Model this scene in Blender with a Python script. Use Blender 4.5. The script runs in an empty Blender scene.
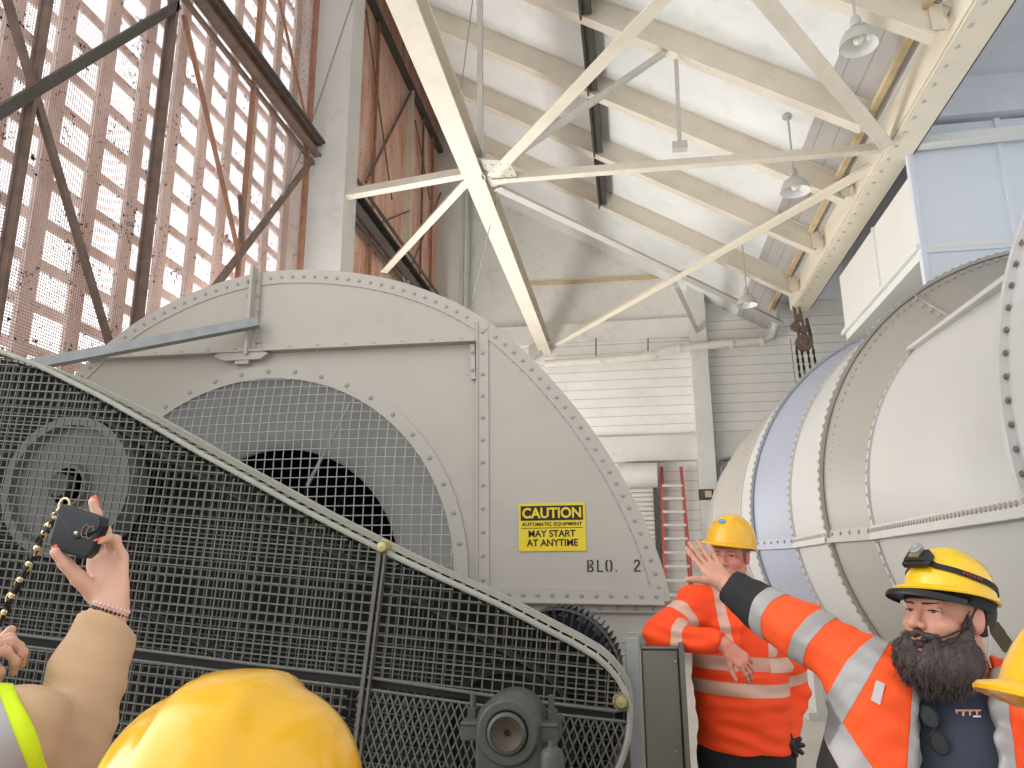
import bpy, bmesh, math, random
import numpy as np
from mathutils import Vector, Matrix
random.seed(7)
SC = bpy.context.scene
COL = SC.collection
def S(r, g, b):
    f = lambda c: (c/255)/12.92 if c/255 <= .04045 else ((c/255+.055)/1.055)**2.4
    return (f(r), f(g), f(b), 1)
# ------------------------------------------------------------------ camera, world, light, exposure
F, H = 769.0, 1.62
_p, _y, _r = [math.radians(a) for a in (13.85, 8.75, -.4)]
FW = np.array([-math.sin(_y)*math.cos(_p), math.cos(_y)*math.cos(_p), math.sin(_p)])
_rt = np.array([math.cos(_y), math.sin(_y), 0]); _up = np.cross(_rt, FW)
RT = _rt*math.cos(_r)+_up*math.sin(_r); UP = _up*math.cos(_r)-_rt*math.sin(_r)
EYE = np.array([0, 0, H])
cd = bpy.data.cameras.new('camera'); cam = bpy.data.objects.new('camera', cd); COL.objects.link(cam)
cd.sensor_width = 36; cd.lens = F/1024*36; cd.clip_start = .05; cd.clip_end = 200
m = Matrix.Identity(4)
for i in range(3):
    m[i][0], m[i][1], m[i][2], m[i][3] = RT[i], UP[i], -FW[i], EYE[i]
cam.matrix_world = m
SC.camera = cam
def ray(x, y): return (x-512)/F*RT+(384-y)/F*UP+FW
def on(ax, v, x, y):
    d = ray(x, y); i = 'XYZ'.index(ax); return EYE+d*(v-EYE[i])/d[i]
def at(x, y, Y): return on('Y', Y, x, y)          # a point of the photograph, set on the plane at depth Y
W = bpy.data.worlds.new('world'); SC.world = W; W.use_nodes = True
bg = W.node_tree.nodes['Background']; bg.inputs[0].default_value = (.95, .965, 1.0, 1)
# overcast sky, brightest on the side of the tall screens
_t = W.node_tree; _tc = _t.nodes.new('ShaderNodeTexCoord'); _dp = _t.nodes.new('ShaderNodeVectorMath'); _dp.operation = 'DOT_PRODUCT'; _dp.inputs[1].default_value = (-.93, .30, .22)
_mr = _t.nodes.new('ShaderNodeMapRange'); _mr.inputs['From Min'].default_value = .45; _mr.inputs['From Max'].default_value = .85; _mr.inputs['To Min'].default_value = 1.05; _mr.inputs['To Max'].default_value = 2.4
_t.links.new(_tc.outputs['Generated'], _dp.inputs[0]); _t.links.new(_dp.outputs['Value'], _mr.inputs['Value']); _t.links.new(_mr.outputs['Result'], bg.inputs[1])
def area(name, loc, target, sx, sy, power, col=(1, 1, 1)):
    l = bpy.data.lights.new(name, 'AREA'); l.shape = 'RECTANGLE'; l.size = sx; l.size_y = sy; l.energy = power; l.color = col
    o = bpy.data.objects.new(name, l); COL.objects.link(o); o.location = loc
    o.rotation_euler = (Vector(target)-Vector(loc)).to_track_quat('-Z', 'Y').to_euler(); return o
# daylight from the tall window bays of the left wall beside and behind the camera
area('left_window_daylight', (-4.1, -1.8, 6.2), (4, 1.5, 6.6), 8, 8, 260, (1, .98, .96))
area('hidden_roof_fill', (-3.98, 11.2, 3.1), (2.2, 11.2, 6.6), 8.5, 2.6, 700, (1, .985, .955))  # added fill, hidden behind the fan casing, to brighten the roof and ducts
SC.view_settings.view_transform = 'Standard'; SC.view_settings.look = 'None'
SC.view_settings.exposure = 0.1; SC.view_settings.gamma = 1; SC.view_settings.use_curve_mapping = False
# ------------------------------------------------------------------ materials
def nd(t, ty, **kw):
    n = t.nodes.new(ty)
    for k, v in kw.items(): setattr(n, k, v)
    return n
def mat(name, col, rough=.6, metal=0., var=.06, vscale=3., bump=0., bscale=40., stain=None, stain_amt=.0, coat=0.):
    m = bpy.data.materials.new(name); m.use_nodes = True; t = m.node_tree; b = t.nodes['Principled BSDF']
    b.inputs['Roughness'].default_value = rough; b.inputs['Metallic'].default_value = metal
    if coat: b.inputs['Coat Weight'].default_value = coat; b.inputs['Coat Roughness'].default_value = .12
    tc = nd(t, 'ShaderNodeTexCoord'); n = nd(t, 'ShaderNodeTexNoise'); n.inputs['Scale'].default_value = vscale; n.inputs['Detail'].default_value = 6
    t.links.new(tc.outputs['Object'], n.inputs['Vector'])
    r = nd(t, 'ShaderNodeValToRGB'); c = np.array(col[:3])
    r.color_ramp.elements[0].position = .3; r.color_ramp.elements[1].position = .7
    r.color_ramp.elements[0].color = (*(c*(1-var)), 1); r.color_ramp.elements[1].color = (*np.minimum(c*(1+var), 1), 1)
    t.links.new(n.outputs['Fac'], r.inputs['Fac']); out = r.outputs['Color']
    if stain is not None:
        n2 = nd(t, 'ShaderNodeTexNoise'); n2.inputs['Scale'].default_value = vscale*2.7; n2.inputs['Detail'].default_value = 9; n2.inputs['Roughness'].default_value = .7
        t.links.new(tc.outputs['Object'], n2.inputs['Vector'])
        r2 = nd(t, 'ShaderNodeValToRGB'); r2.color_ramp.elements[0].position = .52; r2.color_ramp.elements[1].position = .75
        t.links.new(n2.outputs['Fac'], r2.inputs['Fac'])
        mul = nd(t, 'ShaderNodeMath', operation='MULTIPLY'); mul.inputs[1].default_value = stain_amt
        t.links.new(r2.outputs['Color'], mul.inputs[0])
        mx = nd(t, 'ShaderNodeMixRGB'); mx.inputs['Color2'].default_value = stain
        t.links.new(mul.outputs[0], mx.inputs['Fac']); t.links.new(out, mx.inputs['Color1']); out = mx.outputs['Color']
    t.links.new(out, b.inputs['Base Color'])
    if bump:
        n3 = nd(t, 'ShaderNodeTexNoise'); n3.inputs['Scale'].default_value = bscale; n3.inputs['Detail'].default_value = 4
        t.links.new(tc.outputs['Object'], n3.inputs['Vector'])
        bp = nd(t, 'ShaderNodeBump'); bp.inputs['Strength'].default_value = bump; bp.inputs['Distance'].default_value = .01
        t.links.new(n3.outputs['Fac'], bp.inputs['Height']); t.links.new(bp.outputs[0], b.inputs['Normal'])
    return m
def boards(name, col, line, pitch, axis='Z', rough=.8, var=.05, dark=.55, stain=None):
    """painted boards / brick courses: thin darker joint lines along one axis"""
    m = mat(name, col, rough, var=var, vscale=1.5, bump=.25, bscale=14, stain=stain, stain_amt=.25)
    t = m.node_tree; b = t.nodes['Principled BSDF']; src = b.inputs['Base Color'].links[0].from_socket
    tc = nd(t, 'ShaderNodeTexCoord'); sp = nd(t, 'ShaderNodeSeparateXYZ'); t.links.new(tc.outputs['Object'], sp.inputs[0])
    mo = nd(t, 'ShaderNodeMath', operation='MODULO'); ad = nd(t, 'ShaderNodeMath', operation='ADD'); ad.inputs[1].default_value = 100
    t.links.new(sp.outputs[axis], ad.inputs[0]); t.links.new(ad.outputs[0], mo.inputs[0]); mo.inputs[1].default_value = pitch
    lt = nd(t, 'ShaderNodeMath', operation='LESS_THAN'); lt.inputs[1].default_value = line; t.links.new(mo.outputs[0], lt.inputs[0])
    f = nd(t, 'ShaderNodeMath', operation='MULTIPLY'); f.inputs[1].default_value = 1-dark; t.links.new(lt.outputs[0], f.inputs[0])
    mx = nd(t, 'ShaderNodeMixRGB', blend_type='MULTIPLY'); mx.inputs['Color2'].default_value = (.2, .2, .2, 1)
    t.links.new(f.outputs[0], mx.inputs['Fac']); t.links.new(src, mx.inputs['Color1']); t.links.new(mx.outputs[0], b.inputs['Base Color'])
    return m
M = dict(
    casing=mat('casing_paint', S(184, 178, 167), .5, var=.03, vscale=1.2, stain=S(152, 147, 138), stain_amt=.25),
    casing_in=mat('casing_inner', S(168, 167, 164), .5, var=.05),
    rivet=mat('rivet_paint', S(160, 156, 150), .45, var=.05),
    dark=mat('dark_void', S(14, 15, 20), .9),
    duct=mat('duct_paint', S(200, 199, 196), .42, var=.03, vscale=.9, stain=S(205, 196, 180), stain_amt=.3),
    duct_face=mat('duct_face_shade', S(170, 165, 157), .5, var=.03, vscale=1.),  # darker copy of the duct paint, shade of the faces put into the colour
    duct_blue=mat('duct_blue_shade', S(164, 170, 184), .5, var=.03, vscale=1.),  # duct paint tinted bluish, shading of the far cone put into the colour
    duct_rivet=mat('duct_rivet_paint', S(170, 160, 150), .5),
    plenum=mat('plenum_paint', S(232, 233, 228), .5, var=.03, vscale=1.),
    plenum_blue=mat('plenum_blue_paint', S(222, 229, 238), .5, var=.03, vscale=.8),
    steel_white=mat('steel_cream_paint', S(226, 218, 202), .5, var=.06, vscale=2.5, stain=S(190, 170, 140), stain_amt=.3),
    steel_grey=mat('steel_grey_paint', S(196, 192, 184), .5, var=.06, vscale=2.5, stain=S(150, 135, 115), stain_amt=.3),
    girder=mat('girder_cream_paint', S(240, 232, 212), .5, var=.04, vscale=2.),
    roof=mat('roof_white_boards', S(235, 237, 237), .85, var=.05, vscale=.8, bump=.3, bscale=8, stain=S(206, 196, 175), stain_amt=.4),
    roof_grey=boards('roof_grey_planks', S(182, 179, 176), .012, .19, 'X', stain=S(150, 145, 140)),
    wall_back=boards('painted_brick', S(238, 236, 230), .018, .21, 'Z', stain=S(190, 184, 170)),
    wall_conc=mat('painted_concrete', S(230, 228, 221), .85, var=.05, vscale=1., bump=.3, bscale=6, stain=S(188, 178, 160), stain_amt=.5),
    pillar=mat('pillar_concrete', S(218, 217, 212), .85, var=.04, vscale=1.3, bump=.3, bscale=9, stain=S(180, 176, 168), stain_amt=.4),
    floor=mat('concrete_floor', S(188, 184, 174), .7, var=.07, vscale=1.3, stain=S(150, 146, 138), stain_amt=.4),
    blue_ceiling=mat('blue_grey_ceiling', S(214, 218, 226), .85, var=.04, bump=.2, bscale=8),
    rust_steel=mat('rusty_steel', S(120, 102, 92), .75, var=.25, vscale=9, bump=.3, bscale=60, stain=S(150, 92, 62), stain_amt=.7),
    rust_orange=mat('rust_orange_steel', S(168, 124, 100), .8, var=.2, vscale=7, bump=.3, bscale=60, stain=S(120, 78, 60), stain_amt=.6),
    dark_steel=mat('dark_steel', S(74, 70, 66), .6, var=.2, vscale=8, stain=S(120, 92, 70), stain_amt=.4),
    louvre=mat('louvre_sheet', S(236, 222, 214), .85, var=.15, vscale=4, stain=S(190, 165, 152), stain_amt=.5),
    mesh=mat('mesh_wire_grey', S(94, 92, 84), .5, .0, var=.15, vscale=30),
    mesh_light=mat('inlet_wire', S(176, 176, 174), .45, 0, var=.08),
    rim=mat('guard_rim_grey', S(152, 152, 140), .5, .0, var=.1, vscale=15, stain=S(110, 106, 92), stain_amt=.5),
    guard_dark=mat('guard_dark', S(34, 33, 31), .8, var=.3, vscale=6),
    sheave=mat('sheave_grey', S(112, 112, 110), .55, var=.1),
    cast=mat('cast_grey_green', S(70, 73, 66), .45, var=.12, vscale=20, bump=.15, bscale=90, stain=S(60, 58, 48), stain_amt=.5),
    brown=mat('rusty_cap', S(66, 54, 38), .5, var=.2, vscale=30),
    brass=mat('brass_cap', S(170, 160, 110), .35, .6),
    motor=mat('motor_navy', S(36, 38, 54), .5, var=.15),
    stainless=mat('stainless_sheet', S(120, 119, 110), .34, .75, var=.12, vscale=2.2),
    galv=mat('galvanised', S(150, 152, 150), .45, .4, var=.12, vscale=10),
    red=mat('ladder_red', S(176, 84, 78), .5, var=.08),
    alu=mat('aluminium_rung', S(214, 212, 204), .4, .3),
    pipe=mat('pipe_white', S(226, 222, 212), .5, var=.05, vscale=5, stain=S(190, 150, 110), stain_amt=.35),
    chain=mat('chain_dark', S(58, 48, 48), .6, .3, var=.2, vscale=20),
    hook=mat('hook_block', S(120, 104, 92), .6, var=.2, vscale=12),
    enamel=mat('lamp_enamel', S(236, 236, 234), .25, var=.02),
    enamel_out=mat('lamp_outer', S(190, 188, 182), .4, var=.06),
    bulb=mat('lamp_bulb', S(245, 240, 228), .2),
    sign_y=mat('sign_yellow', S(232, 205, 40), .5, var=.04, vscale=8),
    sign_k=mat('sign_black', S(26, 24, 18), .6),
    stencil=mat('stencil_black', S(52, 48, 46), .7, var=.2, vscale=60),
    shutter=mat('shutter_grey', S(214, 212, 206), .6),
    cable=mat('cable_grey', S(150, 148, 144), .6),
    timber=mat('timber_tan', S(212, 190, 152), .7, var=.12, vscale=6),
    # people
    skin_m=mat('skin_pink', S(204, 134, 112), .5, var=.07, vscale=14, stain=S(200, 110, 96), stain_amt=.35),
    skin_b=mat('skin_tan', S(204, 148, 124), .5, var=.07, vscale=14, stain=S(186, 106, 90), stain_amt=.35),
    skin_w=mat('skin_fair', S(222, 176, 152), .5, var=.05, vscale=16, stain=S(210, 140, 120), stain_amt=.3),
    orange=mat('hi_vis_orange', S(250, 74, 14), .75, var=.05, vscale=5, bump=.15, bscale=300),
    orange_b=mat('hi_vis_orange_jacket', S(252, 86, 26), .75, var=.05, vscale=5, bump=.15, bscale=300),
    tape=mat('reflective_tape', S(166, 163, 160), .5, .15, var=.06, vscale=9),
    tape_t=mat('reflective_tape_dull', S(206, 168, 148), .55, .1, var=.06, vscale=9),
    black=mat('black_cloth', S(30, 31, 32), .8, var=.15, vscale=9, bump=.15, bscale=200),
    black_pl=mat('black_plastic', S(22, 22, 24), .45, var=.1),
    trouser=mat('dark_trousers', S(26, 26, 28), .85, var=.1),
    shirt=mat('navy_tshirt', S(56, 62, 76), .85, var=.06, vscale=6, bump=.1, bscale=300),
    hat=mat('hard_hat_yellow', S(236, 178, 4), .22, var=.02, vscale=4, coat=.5),
    hat2=mat('hard_hat_lemon', S(240, 194, 6), .26, var=.03, vscale=4, coat=.4),
    sweat=mat('tan_sweatshirt', S(202, 170, 134), .9, var=.05, vscale=7, bump=.25, bscale=250),
    vest=mat('lime_vest', S(214, 240, 20), .75, var=.05, vscale=7),
    hair=mat('hair_brown_black', S(44, 36, 34), .65, var=.3, vscale=20),
    beard=mat('beard_dark', S(62, 52, 48), .6, var=.35, vscale=26, stain=S(110, 98, 92), stain_amt=.4),
    hair_grey=mat('hair_grey', S(120, 112, 104), .7, var=.3, vscale=40),
    white=mat('eye_white', S(176, 160, 150), .3), iris=mat('iris_dark', S(60, 50, 44), .3),
    lip=mat('lip', S(176, 96, 88), .5), mouth=mat('mouth_dark', S(40, 14, 14), .6), nail=mat('nail_coral', S(246, 110, 88), .25),
    pouch=mat('navy_leather', S(24, 28, 38), .4, var=.1, vscale=20), gold=mat('gold_chain', S(226, 206, 160), .25, .8),
    glass=mat('sunglass_lens', S(30, 36, 34), .12), red_dark=mat('strap_red', S(130, 34, 40), .6),
    blue=mat('sticker_blue', S(70, 160, 190), .5), bead_p=mat('bead_pink', S(232, 196, 184), .4), bead_k=mat('bead_dark', S(60, 36, 40), .4),
)
# ------------------------------------------------------------------ mesh builder
class MB:
    def __init__(s): s.v = []; s.f = []; s.sm = []; s.mi = []; s.cur = 0
    def add(s, vs, fs, smooth=False):
        o = len(s.v); s.v += [tuple(map(float, p)) for p in vs]; s.f += [tuple(i+o for i in f) for f in fs]; s.sm += [smooth]*len(fs); s.mi += [s.cur]*len(fs); return s
    def box(s, a, b):
        (x0, y0, z0), (x1, y1, z1) = a, b
        return s.add([(x0,y0,z0),(x1,y0,z0),(x1,y1,z0),(x0,y1,z0),(x0,y0,z1),(x1,y0,z1),(x1,y1,z1),(x0,y1,z1)],
                     [(0,3,2,1),(4,5,6,7),(0,1,5,4),(1,2,6,5),(2,3,7,6),(3,0,4,7)])
    def ext(s, p0, p1, up, polys):
        """profile polygons (u sideways, w along up) carried from p0 to p1"""
        p0, p1, up = map(lambda q: np.array(q, float), (p0, p1, up)); d = p1-p0; d /= np.linalg.norm(d)
        u = np.cross(d, up); u /= np.linalg.norm(u); w = np.cross(u, d)
        for P in polys:
            n = len(P); vs = [p0+u*a+w*b for a, b in P]+[p1+u*a+w*b for a, b in P]
            s.add(vs, [tuple(range(n))[::-1], tuple(range(n, 2*n))]+[(i, (i+1) % n, n+(i+1) % n, n+i) for i in range(n)])
        return s
    def bar(s, p0, p1, w, h, up=(0, 0, 1)):
        return s.ext(p0, p1, up, [[(-w/2,-h/2),(w/2,-h/2),(w/2,h/2),(-w/2,h/2)]])
    def ibeam(s, p0, p1, w, h, tf=.03, tw=.02, up=(0, 0, 1)):
        R = lambda a,b,c,d: [(a,b),(c,b),(c,d),(a,d)]
        return s.ext(p0, p1, up, [R(-w/2,-h/2,w/2,-h/2+tf), R(-tw/2,-h/2+tf,tw/2,h/2-tf), R(-w/2,h/2-tf,w/2,h/2)])
    def angle(s, p0, p1, w, h, t=.012, up=(0, 0, 1)):      # double angle: T section, flat leg below
        R = lambda a,b,c,d: [(a,b),(c,b),(c,d),(a,d)]
        return s.ext(p0, p1, up, [R(-w/2,-h/2,w/2,-h/2+t), R(-t,-h/2+t,t,h/2)])
    def channel(s, p0, p1, w, h, t=.012, up=(0, 0, 1)):
        R = lambda a,b,c,d: [(a,b),(c,b),(c,d),(a,d)]
        return s.ext(p0, p1, up, [R(-w/2,-h/2,w/2,-h/2+t), R(-w/2,-h/2+t,-w/2+t,h/2-t), R(-w/2,h/2-t,w/2,h/2)])
    def tube(s, pts, r, n=8, closed=False, caps=True):
        P = [np.array(p, float) for p in pts]; k = len(P); rr = r if hasattr(r, '__len__') else [r]*k
        t0 = P[1]-P[0]; u = np.cross(t0, (0, 0, 1.)); 
        if np.linalg.norm(u) < 1e-6*max(1e-9, np.linalg.norm(t0))+1e-12: u = np.array([1., 0, 0])
        u /= np.linalg.norm(u); vs = []
        for i in range(k):
            t = P[(i+1) % k]-P[i-1] if closed else P[min(i+1, k-1)]-P[max(i-1, 0)]
            t = t/max(np.linalg.norm(t), 1e-9); u = u-t*(u@t); u /= max(np.linalg.norm(u), 1e-9); w = np.cross(t, u)
            vs += [P[i]+rr[i]*(u*math.cos(2*math.pi*j/n)+w*math.sin(2*math.pi*j/n)) for j in range(n)]
        fs = [(i*n+j, i*n+(j+1) % n, ((i+1) % k)*n+(j+1) % n, ((i+1) % k)*n+j) for i in range(k if closed else k-1) for j in range(n)]
        if caps and not closed: fs += [tuple(range(n))[::-1], tuple(range((k-1)*n, k*n))]
        return s.add(vs, fs, n > 4)
    def lathe(s, prof, c, axis=(0, 0, 1), n=32, a0=0, a1=2*math.pi, ref=None):
        """profile (r, h) turned about the axis through c"""
        ax = np.array(axis, float); ax /= np.linalg.norm(ax); c = np.array(c, float)
        u = np.array(ref, float) if ref is not None else np.cross(ax, (0, 0, 1.) if abs(ax[2]) < .9 else (0, 1., 0)); u -= ax*(u@ax); u /= np.linalg.norm(u); w = np.cross(ax, u)
        full = abs(a1-a0-2*math.pi) < 1e-6; na = n if full else n+1
        vs = [c+ax*h+r*(u*math.cos(a)+w*math.sin(a)) for r, h in prof for a in [a0+(a1-a0)*j/n for j in range(na)]]
        fs = [(i*na+j, i*na+(j+1) % na, (i+1)*na+(j+1) % na, (i+1)*na+j) for i in range(len(prof)-1) for j in range(n)]
        return s.add(vs, fs, True)
    def rivet(s, c, nrm, r, h=None):
        s.cur = 1; s.lathe([(r, 0), (r*.8, (h or r*.7)*.7), (1e-4, h or r*.7)], c, nrm, 7); s.cur = 0; return s
    def prism(s, poly, dirv):
        d = np.array(dirv, float); n = len(poly); vs = [np.array(p, float) for p in poly]; vs += [p+d for p in vs]
        return s.add(vs, [tuple(range(n)), tuple(range(n, 2*n))[::-1]]+[(i, n+i, n+(i+1) % n, (i+1) % n) for i in range(n)])
    def build(s, name, material, parent=None, kind=None, bevel=0, fix=True, m2=None):
        me = bpy.data.meshes.new(name); me.from_pydata(s.v, [], s.f); me.polygons.foreach_set('use_smooth', s.sm); me.update()
        if any(s.sm): me.set_sharp_from_angle(angle=.65)
        if fix:
            b = bmesh.new(); b.from_mesh(me); bmesh.ops.recalc_face_normals(b, faces=b.faces); b.to_mesh(me); b.free()
        o = bpy.data.objects.new(name, me); COL.objects.link(o)
        if material is not None: me.materials.append(material)
        if any(s.mi): me.materials.append(m2 or material); me.polygons.foreach_set('material_index', s.mi)
        if parent is not None:
            o.parent = parent; o.matrix_parent_inverse = ORG.get(parent.name, Matrix.Identity(4)).inverted()
            ORG[o.name] = Matrix.Identity(4)
        if kind: o['kind'] = kind
        if bevel:
            md = o.modifiers.new('edge', 'BEVEL'); md.width = bevel; md.segments = 2; md.limit_method = 'ANGLE'
        return o
ORG = {}
def tag(o, label, cat, group=None, kind=None):
    o['label'] = label; o['category'] = cat
    if group: o['group'] = group
    if kind: o['kind'] = kind
    return o
def thing(name, label, cat, loc=(0, 0, 0), group=None, kind=None):
    o = bpy.data.objects.new(name, None); COL.objects.link(o); o.location = loc; o.empty_display_size = .1
    ORG[o.name] = Matrix.Translation(Vector(loc))
    if cat: tag(o, label, cat, group)
    if kind: o['kind'] = kind
    return o
def child_empty(name, parent):
    o = bpy.data.objects.new(name, None); COL.objects.link(o); o.parent = parent; ORG[o.name] = ORG[parent.name]; return o
def struct(name, mb, m, label, parent=None):
    o = mb.build(name, m, parent, 'structure')
    if parent is None: o['label'] = label; o['category'] = name.split('_')[0]
    return o
# ================================================================== the room
XL, YB = -4.15, 17.0
struct('floor', MB().box((-6, -6, -.2), (9, 18, 0)), M['floor'], 'pale concrete floor')
b = MB().box((-4.6, YB, 0), (9.2, YB+.3, 7.15)); struct('wall_back', b, M['wall_back'], 'white painted brick end wall')
RS = .60                                                     # roof slope
def roofz(x): return 6.47+RS*(3.16-x)
b = MB()
P = [(-4.5, 13.0), (-3.2, roofz(-3.2)+.36), (2.5, roofz(2.5)+.36), (2.5, roofz(2.5)+.5), (-3.2, roofz(-3.2)+.5), (-4.5, 13.15)]
b.prism([(x, 1.0, z) for x, z in P], (0, YB-.7, 0)); struct('ceiling', b, M['roof'], 'white boarded sloping roof')
b = MB(); P = [(2.5, roofz(2.5)+.36), (3.11, roofz(3.11)+.36), (3.11, roofz(3.11)+.5), (2.5, roofz(2.5)+.5)]
b.prism([(x, 1.0, z) for x, z in P], (0, YB-.7, 0)); struct('ceiling_eave', b, M['roof_grey'], 'grey planked strip of roof along the eave')
b = MB(); b.box((-4.5, YB, 7.15), (9.2, YB+.3, 13.2)); struct('wall_back_upper', b, M['wall_conc'], 'smooth pale concrete upper end wall')
# mouldings and pier on the end wall
b = MB().box((-3.6, YB-.12, 6.75), (1.45, YB, 7.2)); struct('trim_1', b, M['wall_conc'], 'concrete lintel band')
b = MB().box((-3.6, YB-.16, 3.97), (1.45, YB, 4.52)); struct('trim_2', b, M['pillar'], 'low projecting band over the shutter')
b = MB().box((1.72, YB-.10, 3.97), (3.9, YB, 4.55)); struct('trim_3', b, M['pillar'], 'low band right of the pier')
b = MB().box((1.42, YB-.35, 0), (1.78, YB, 8.1)); struct('trim_4', b, M['pillar'], 'flat white pier on the end wall')
b = MB().box((-2.3, YB-.05, 8.22), (.9, YB, 8.30)); struct('trim_5', b, M['timber'], 'thin tan ledge high on the end wall')
# left wall: low wall, piers, eave
b = MB().box((XL-.5, 2, 0), (XL-.2, YB, 1.7)); struct('wall_left', b, M['wall_conc'], 'low wall below the tall screens')
b = MB().box((XL-.25, 8.93, 0), (-3.63, 9.38, 12)).box((-3.9, 9.38, 0), (-3.7, 9.5, 12)); struct('trim_6', b, M['pillar'], 'tall concrete pier between the two screen bays')
b = MB().box((XL-.25, 15.8, 0), (-3.63, 16.96, 12.4)); b.box((-3.62, 16.3, 0), (-3.56, 16.38, 11)); struct('trim_7', b, M['pillar'], 'concrete pier in the far corner')
b = MB().box((XL-.2, 9.4, 11.22), (XL+.12, 16.9, 11.32)); struct('trim_8', b, M['dark_steel'], 'dark eave beam over the far screen')
# right side: wall and low ceiling beyond the girder
b = MB().box((8.8, 9, 0), (9.1, YB, 7.4)); struct('wall_right', b, M['wall_conc'], 'far right wall')
b = MB().box((3.36, 3.5, 7.45), (9, YB, 7.7)); struct('ceiling_right', b, M['blue_ceiling'], 'blue grey low ceiling right of the girder')
b = MB().box((3.4, 8.95, 6.95), (8.8, 9.35, 7.45)); struct('trim_9', b, M['blue_ceiling'], 'blue grey cross beam under the low ceiling')
# ---------------------------------------------------------------- tall rusted screens
def screen_material(name, lit):
    m = bpy.data.materials.new(name); m.use_nodes = True; t = m.node_tree
    for n in list(t.nodes): t.nodes.remove(n)
    out = nd(t, 'ShaderNodeOutputMaterial'); tc = nd(t, 'ShaderNodeTexCoord'); sp = nd(t, 'ShaderNodeSeparateXYZ'); t.links.new(tc.outputs['Object'], sp.inputs[0])
    def sn(ax, pitch):
        a = nd(t, 'ShaderNodeMath', operation='MULTIPLY'); a.inputs[1].default_value = 2*math.pi/pitch; t.links.new(sp.outputs[ax], a.inputs[0])
        c = nd(t, 'ShaderNodeMath', operation='SINE'); t.links.new(a.outputs[0], c.inputs[0]); return c
    pr = nd(t, 'ShaderNodeMath', operation='MULTIPLY'); t.links.new(sn('Y', .047).outputs[0], pr.inputs[0]); t.links.new(sn('Z', .047).outputs[0], pr.inputs[1])
    ab = nd(t, 'ShaderNodeMath', operation='ABSOLUTE'); t.links.new(pr.outputs[0], ab.inputs[0])
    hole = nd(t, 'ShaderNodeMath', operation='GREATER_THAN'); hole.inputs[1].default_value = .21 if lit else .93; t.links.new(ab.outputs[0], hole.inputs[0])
    # clumps of debris caught in the holes
    n = nd(t, 'ShaderNodeTexNoise'); n.inputs['Scale'].default_value = 26; n.inputs['Detail'].default_value = 2; n.inputs['Roughness'].default_value = .75; t.links.new(tc.outputs['Object'], n.inputs['Vector'])
    n2 = nd(t, 'ShaderNodeTexNoise'); n2.inputs['Scale'].default_value = 4; t.links.new(tc.outputs['Object'], n2.inputs['Vector'])
    sm = nd(t, 'ShaderNodeMath', operation='ADD'); t.links.new(n.outputs['Fac'], sm.inputs[0]); q2 = nd(t, 'ShaderNodeMath', operation='MULTIPLY'); q2.inputs[1].default_value = .35; t.links.new(n2.outputs['Fac'], q2.inputs[0]); t.links.new(q2.outputs[0], sm.inputs[1])
    deb = nd(t, 'ShaderNodeMath', operation='GREATER_THAN'); deb.inputs[1].default_value = .845; t.links.new(sm.outputs[0], deb.inputs[0])
    nb = nd(t, 'ShaderNodeMath', operation='SUBTRACT'); nb.inputs[0].default_value = 1; t.links.new(deb.outputs[0], nb.inputs[1])
    op = nd(t, 'ShaderNodeMath', operation='MULTIPLY'); t.links.new(hole.outputs[0], op.inputs[0]); t.links.new(nb.outputs[0], op.inputs[1])
    r = nd(t, 'ShaderNodeValToRGB'); n3 = nd(t, 'ShaderNodeTexNoise'); n3.inputs['Scale'].default_value = 2.2; n3.inputs['Detail'].default_value = 8
    mp = nd(t, 'ShaderNodeMapping'); mp.inputs['Scale'].default_value = (1, 1.6, .35); t.links.new(tc.outputs['Object'], mp.inputs[0]); t.links.new(mp.outputs[0], n3.inputs['Vector'])
    t.links.new(n3.outputs['Fac'], r.inputs['Fac']); e = r.color_ramp.elements
    e[0].position = .3; e[1].position = .72
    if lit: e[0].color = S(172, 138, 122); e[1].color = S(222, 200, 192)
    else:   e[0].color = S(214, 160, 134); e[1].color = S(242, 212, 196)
    mixc = nd(t, 'ShaderNodeMixRGB'); mixc.inputs['Color2'].default_value = S(52, 40, 38); t.links.new(deb.outputs[0], mixc.inputs['Fac']); t.links.new(r.outputs['Color'], mixc.inputs['Color1'])
    d = nd(t, 'ShaderNodeBsdfDiffuse'); t.links.new(mixc.outputs[0], d.inputs['Color'])
    tr = nd(t, 'ShaderNodeBsdfTransparent'); ms = nd(t, 'ShaderNodeMixShader'); t.links.new(op.outputs[0], ms.inputs[0])
    t.links.new(d.outputs[0], ms.inputs[1]); t.links.new(tr.outputs[0], ms.inputs[2]); t.links.new(ms.outputs[0], out.inputs['Surface'])
    return m
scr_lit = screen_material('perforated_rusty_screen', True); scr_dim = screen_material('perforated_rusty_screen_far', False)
win1 = thing('window_1', 'near bay of tall rusty perforated screens with daylight behind', 'window', (XL, 6, 1.7), kind='structure')
struct('screen', MB().box((XL-.015, 2.6, 1.7), (XL, 8.93, 12.9)), scr_lit, '', win1)
XM = XL+.06
for px_, yy, wd, mt in ((48, 0, .07, 'rust_steel'), (175, 0, .085, 'rust_steel'), (261, 0, .045, 'rust_orange'), (309, 130, .07, 'rust_orange')):
    y = on('X', XM, px_, yy)[1]
    MB().angle((XM, y, 1.7), (XM, y, 12.4), wd, wd, .018, (1, 0, 0)).build('mullion', M[mt], win1, 'structure')
g = MB().channel((XM+.06, 2.6, 7.25), (XM+.06, 8.95, 7.25), .10, .20, .03).bar((XM+.0, 2.6, 7.06), (XM+.0, 8.95, 7.06), .04, .05)
g.build('girt', M['rust_steel'], win1, 'structure'); MB().bar((XM+.13, 2.6, 7.36), (XM+.13, 8.95, 7.36), .05, .03).build('girt_lip', M['dark_steel'], win1, 'structure')
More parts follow.
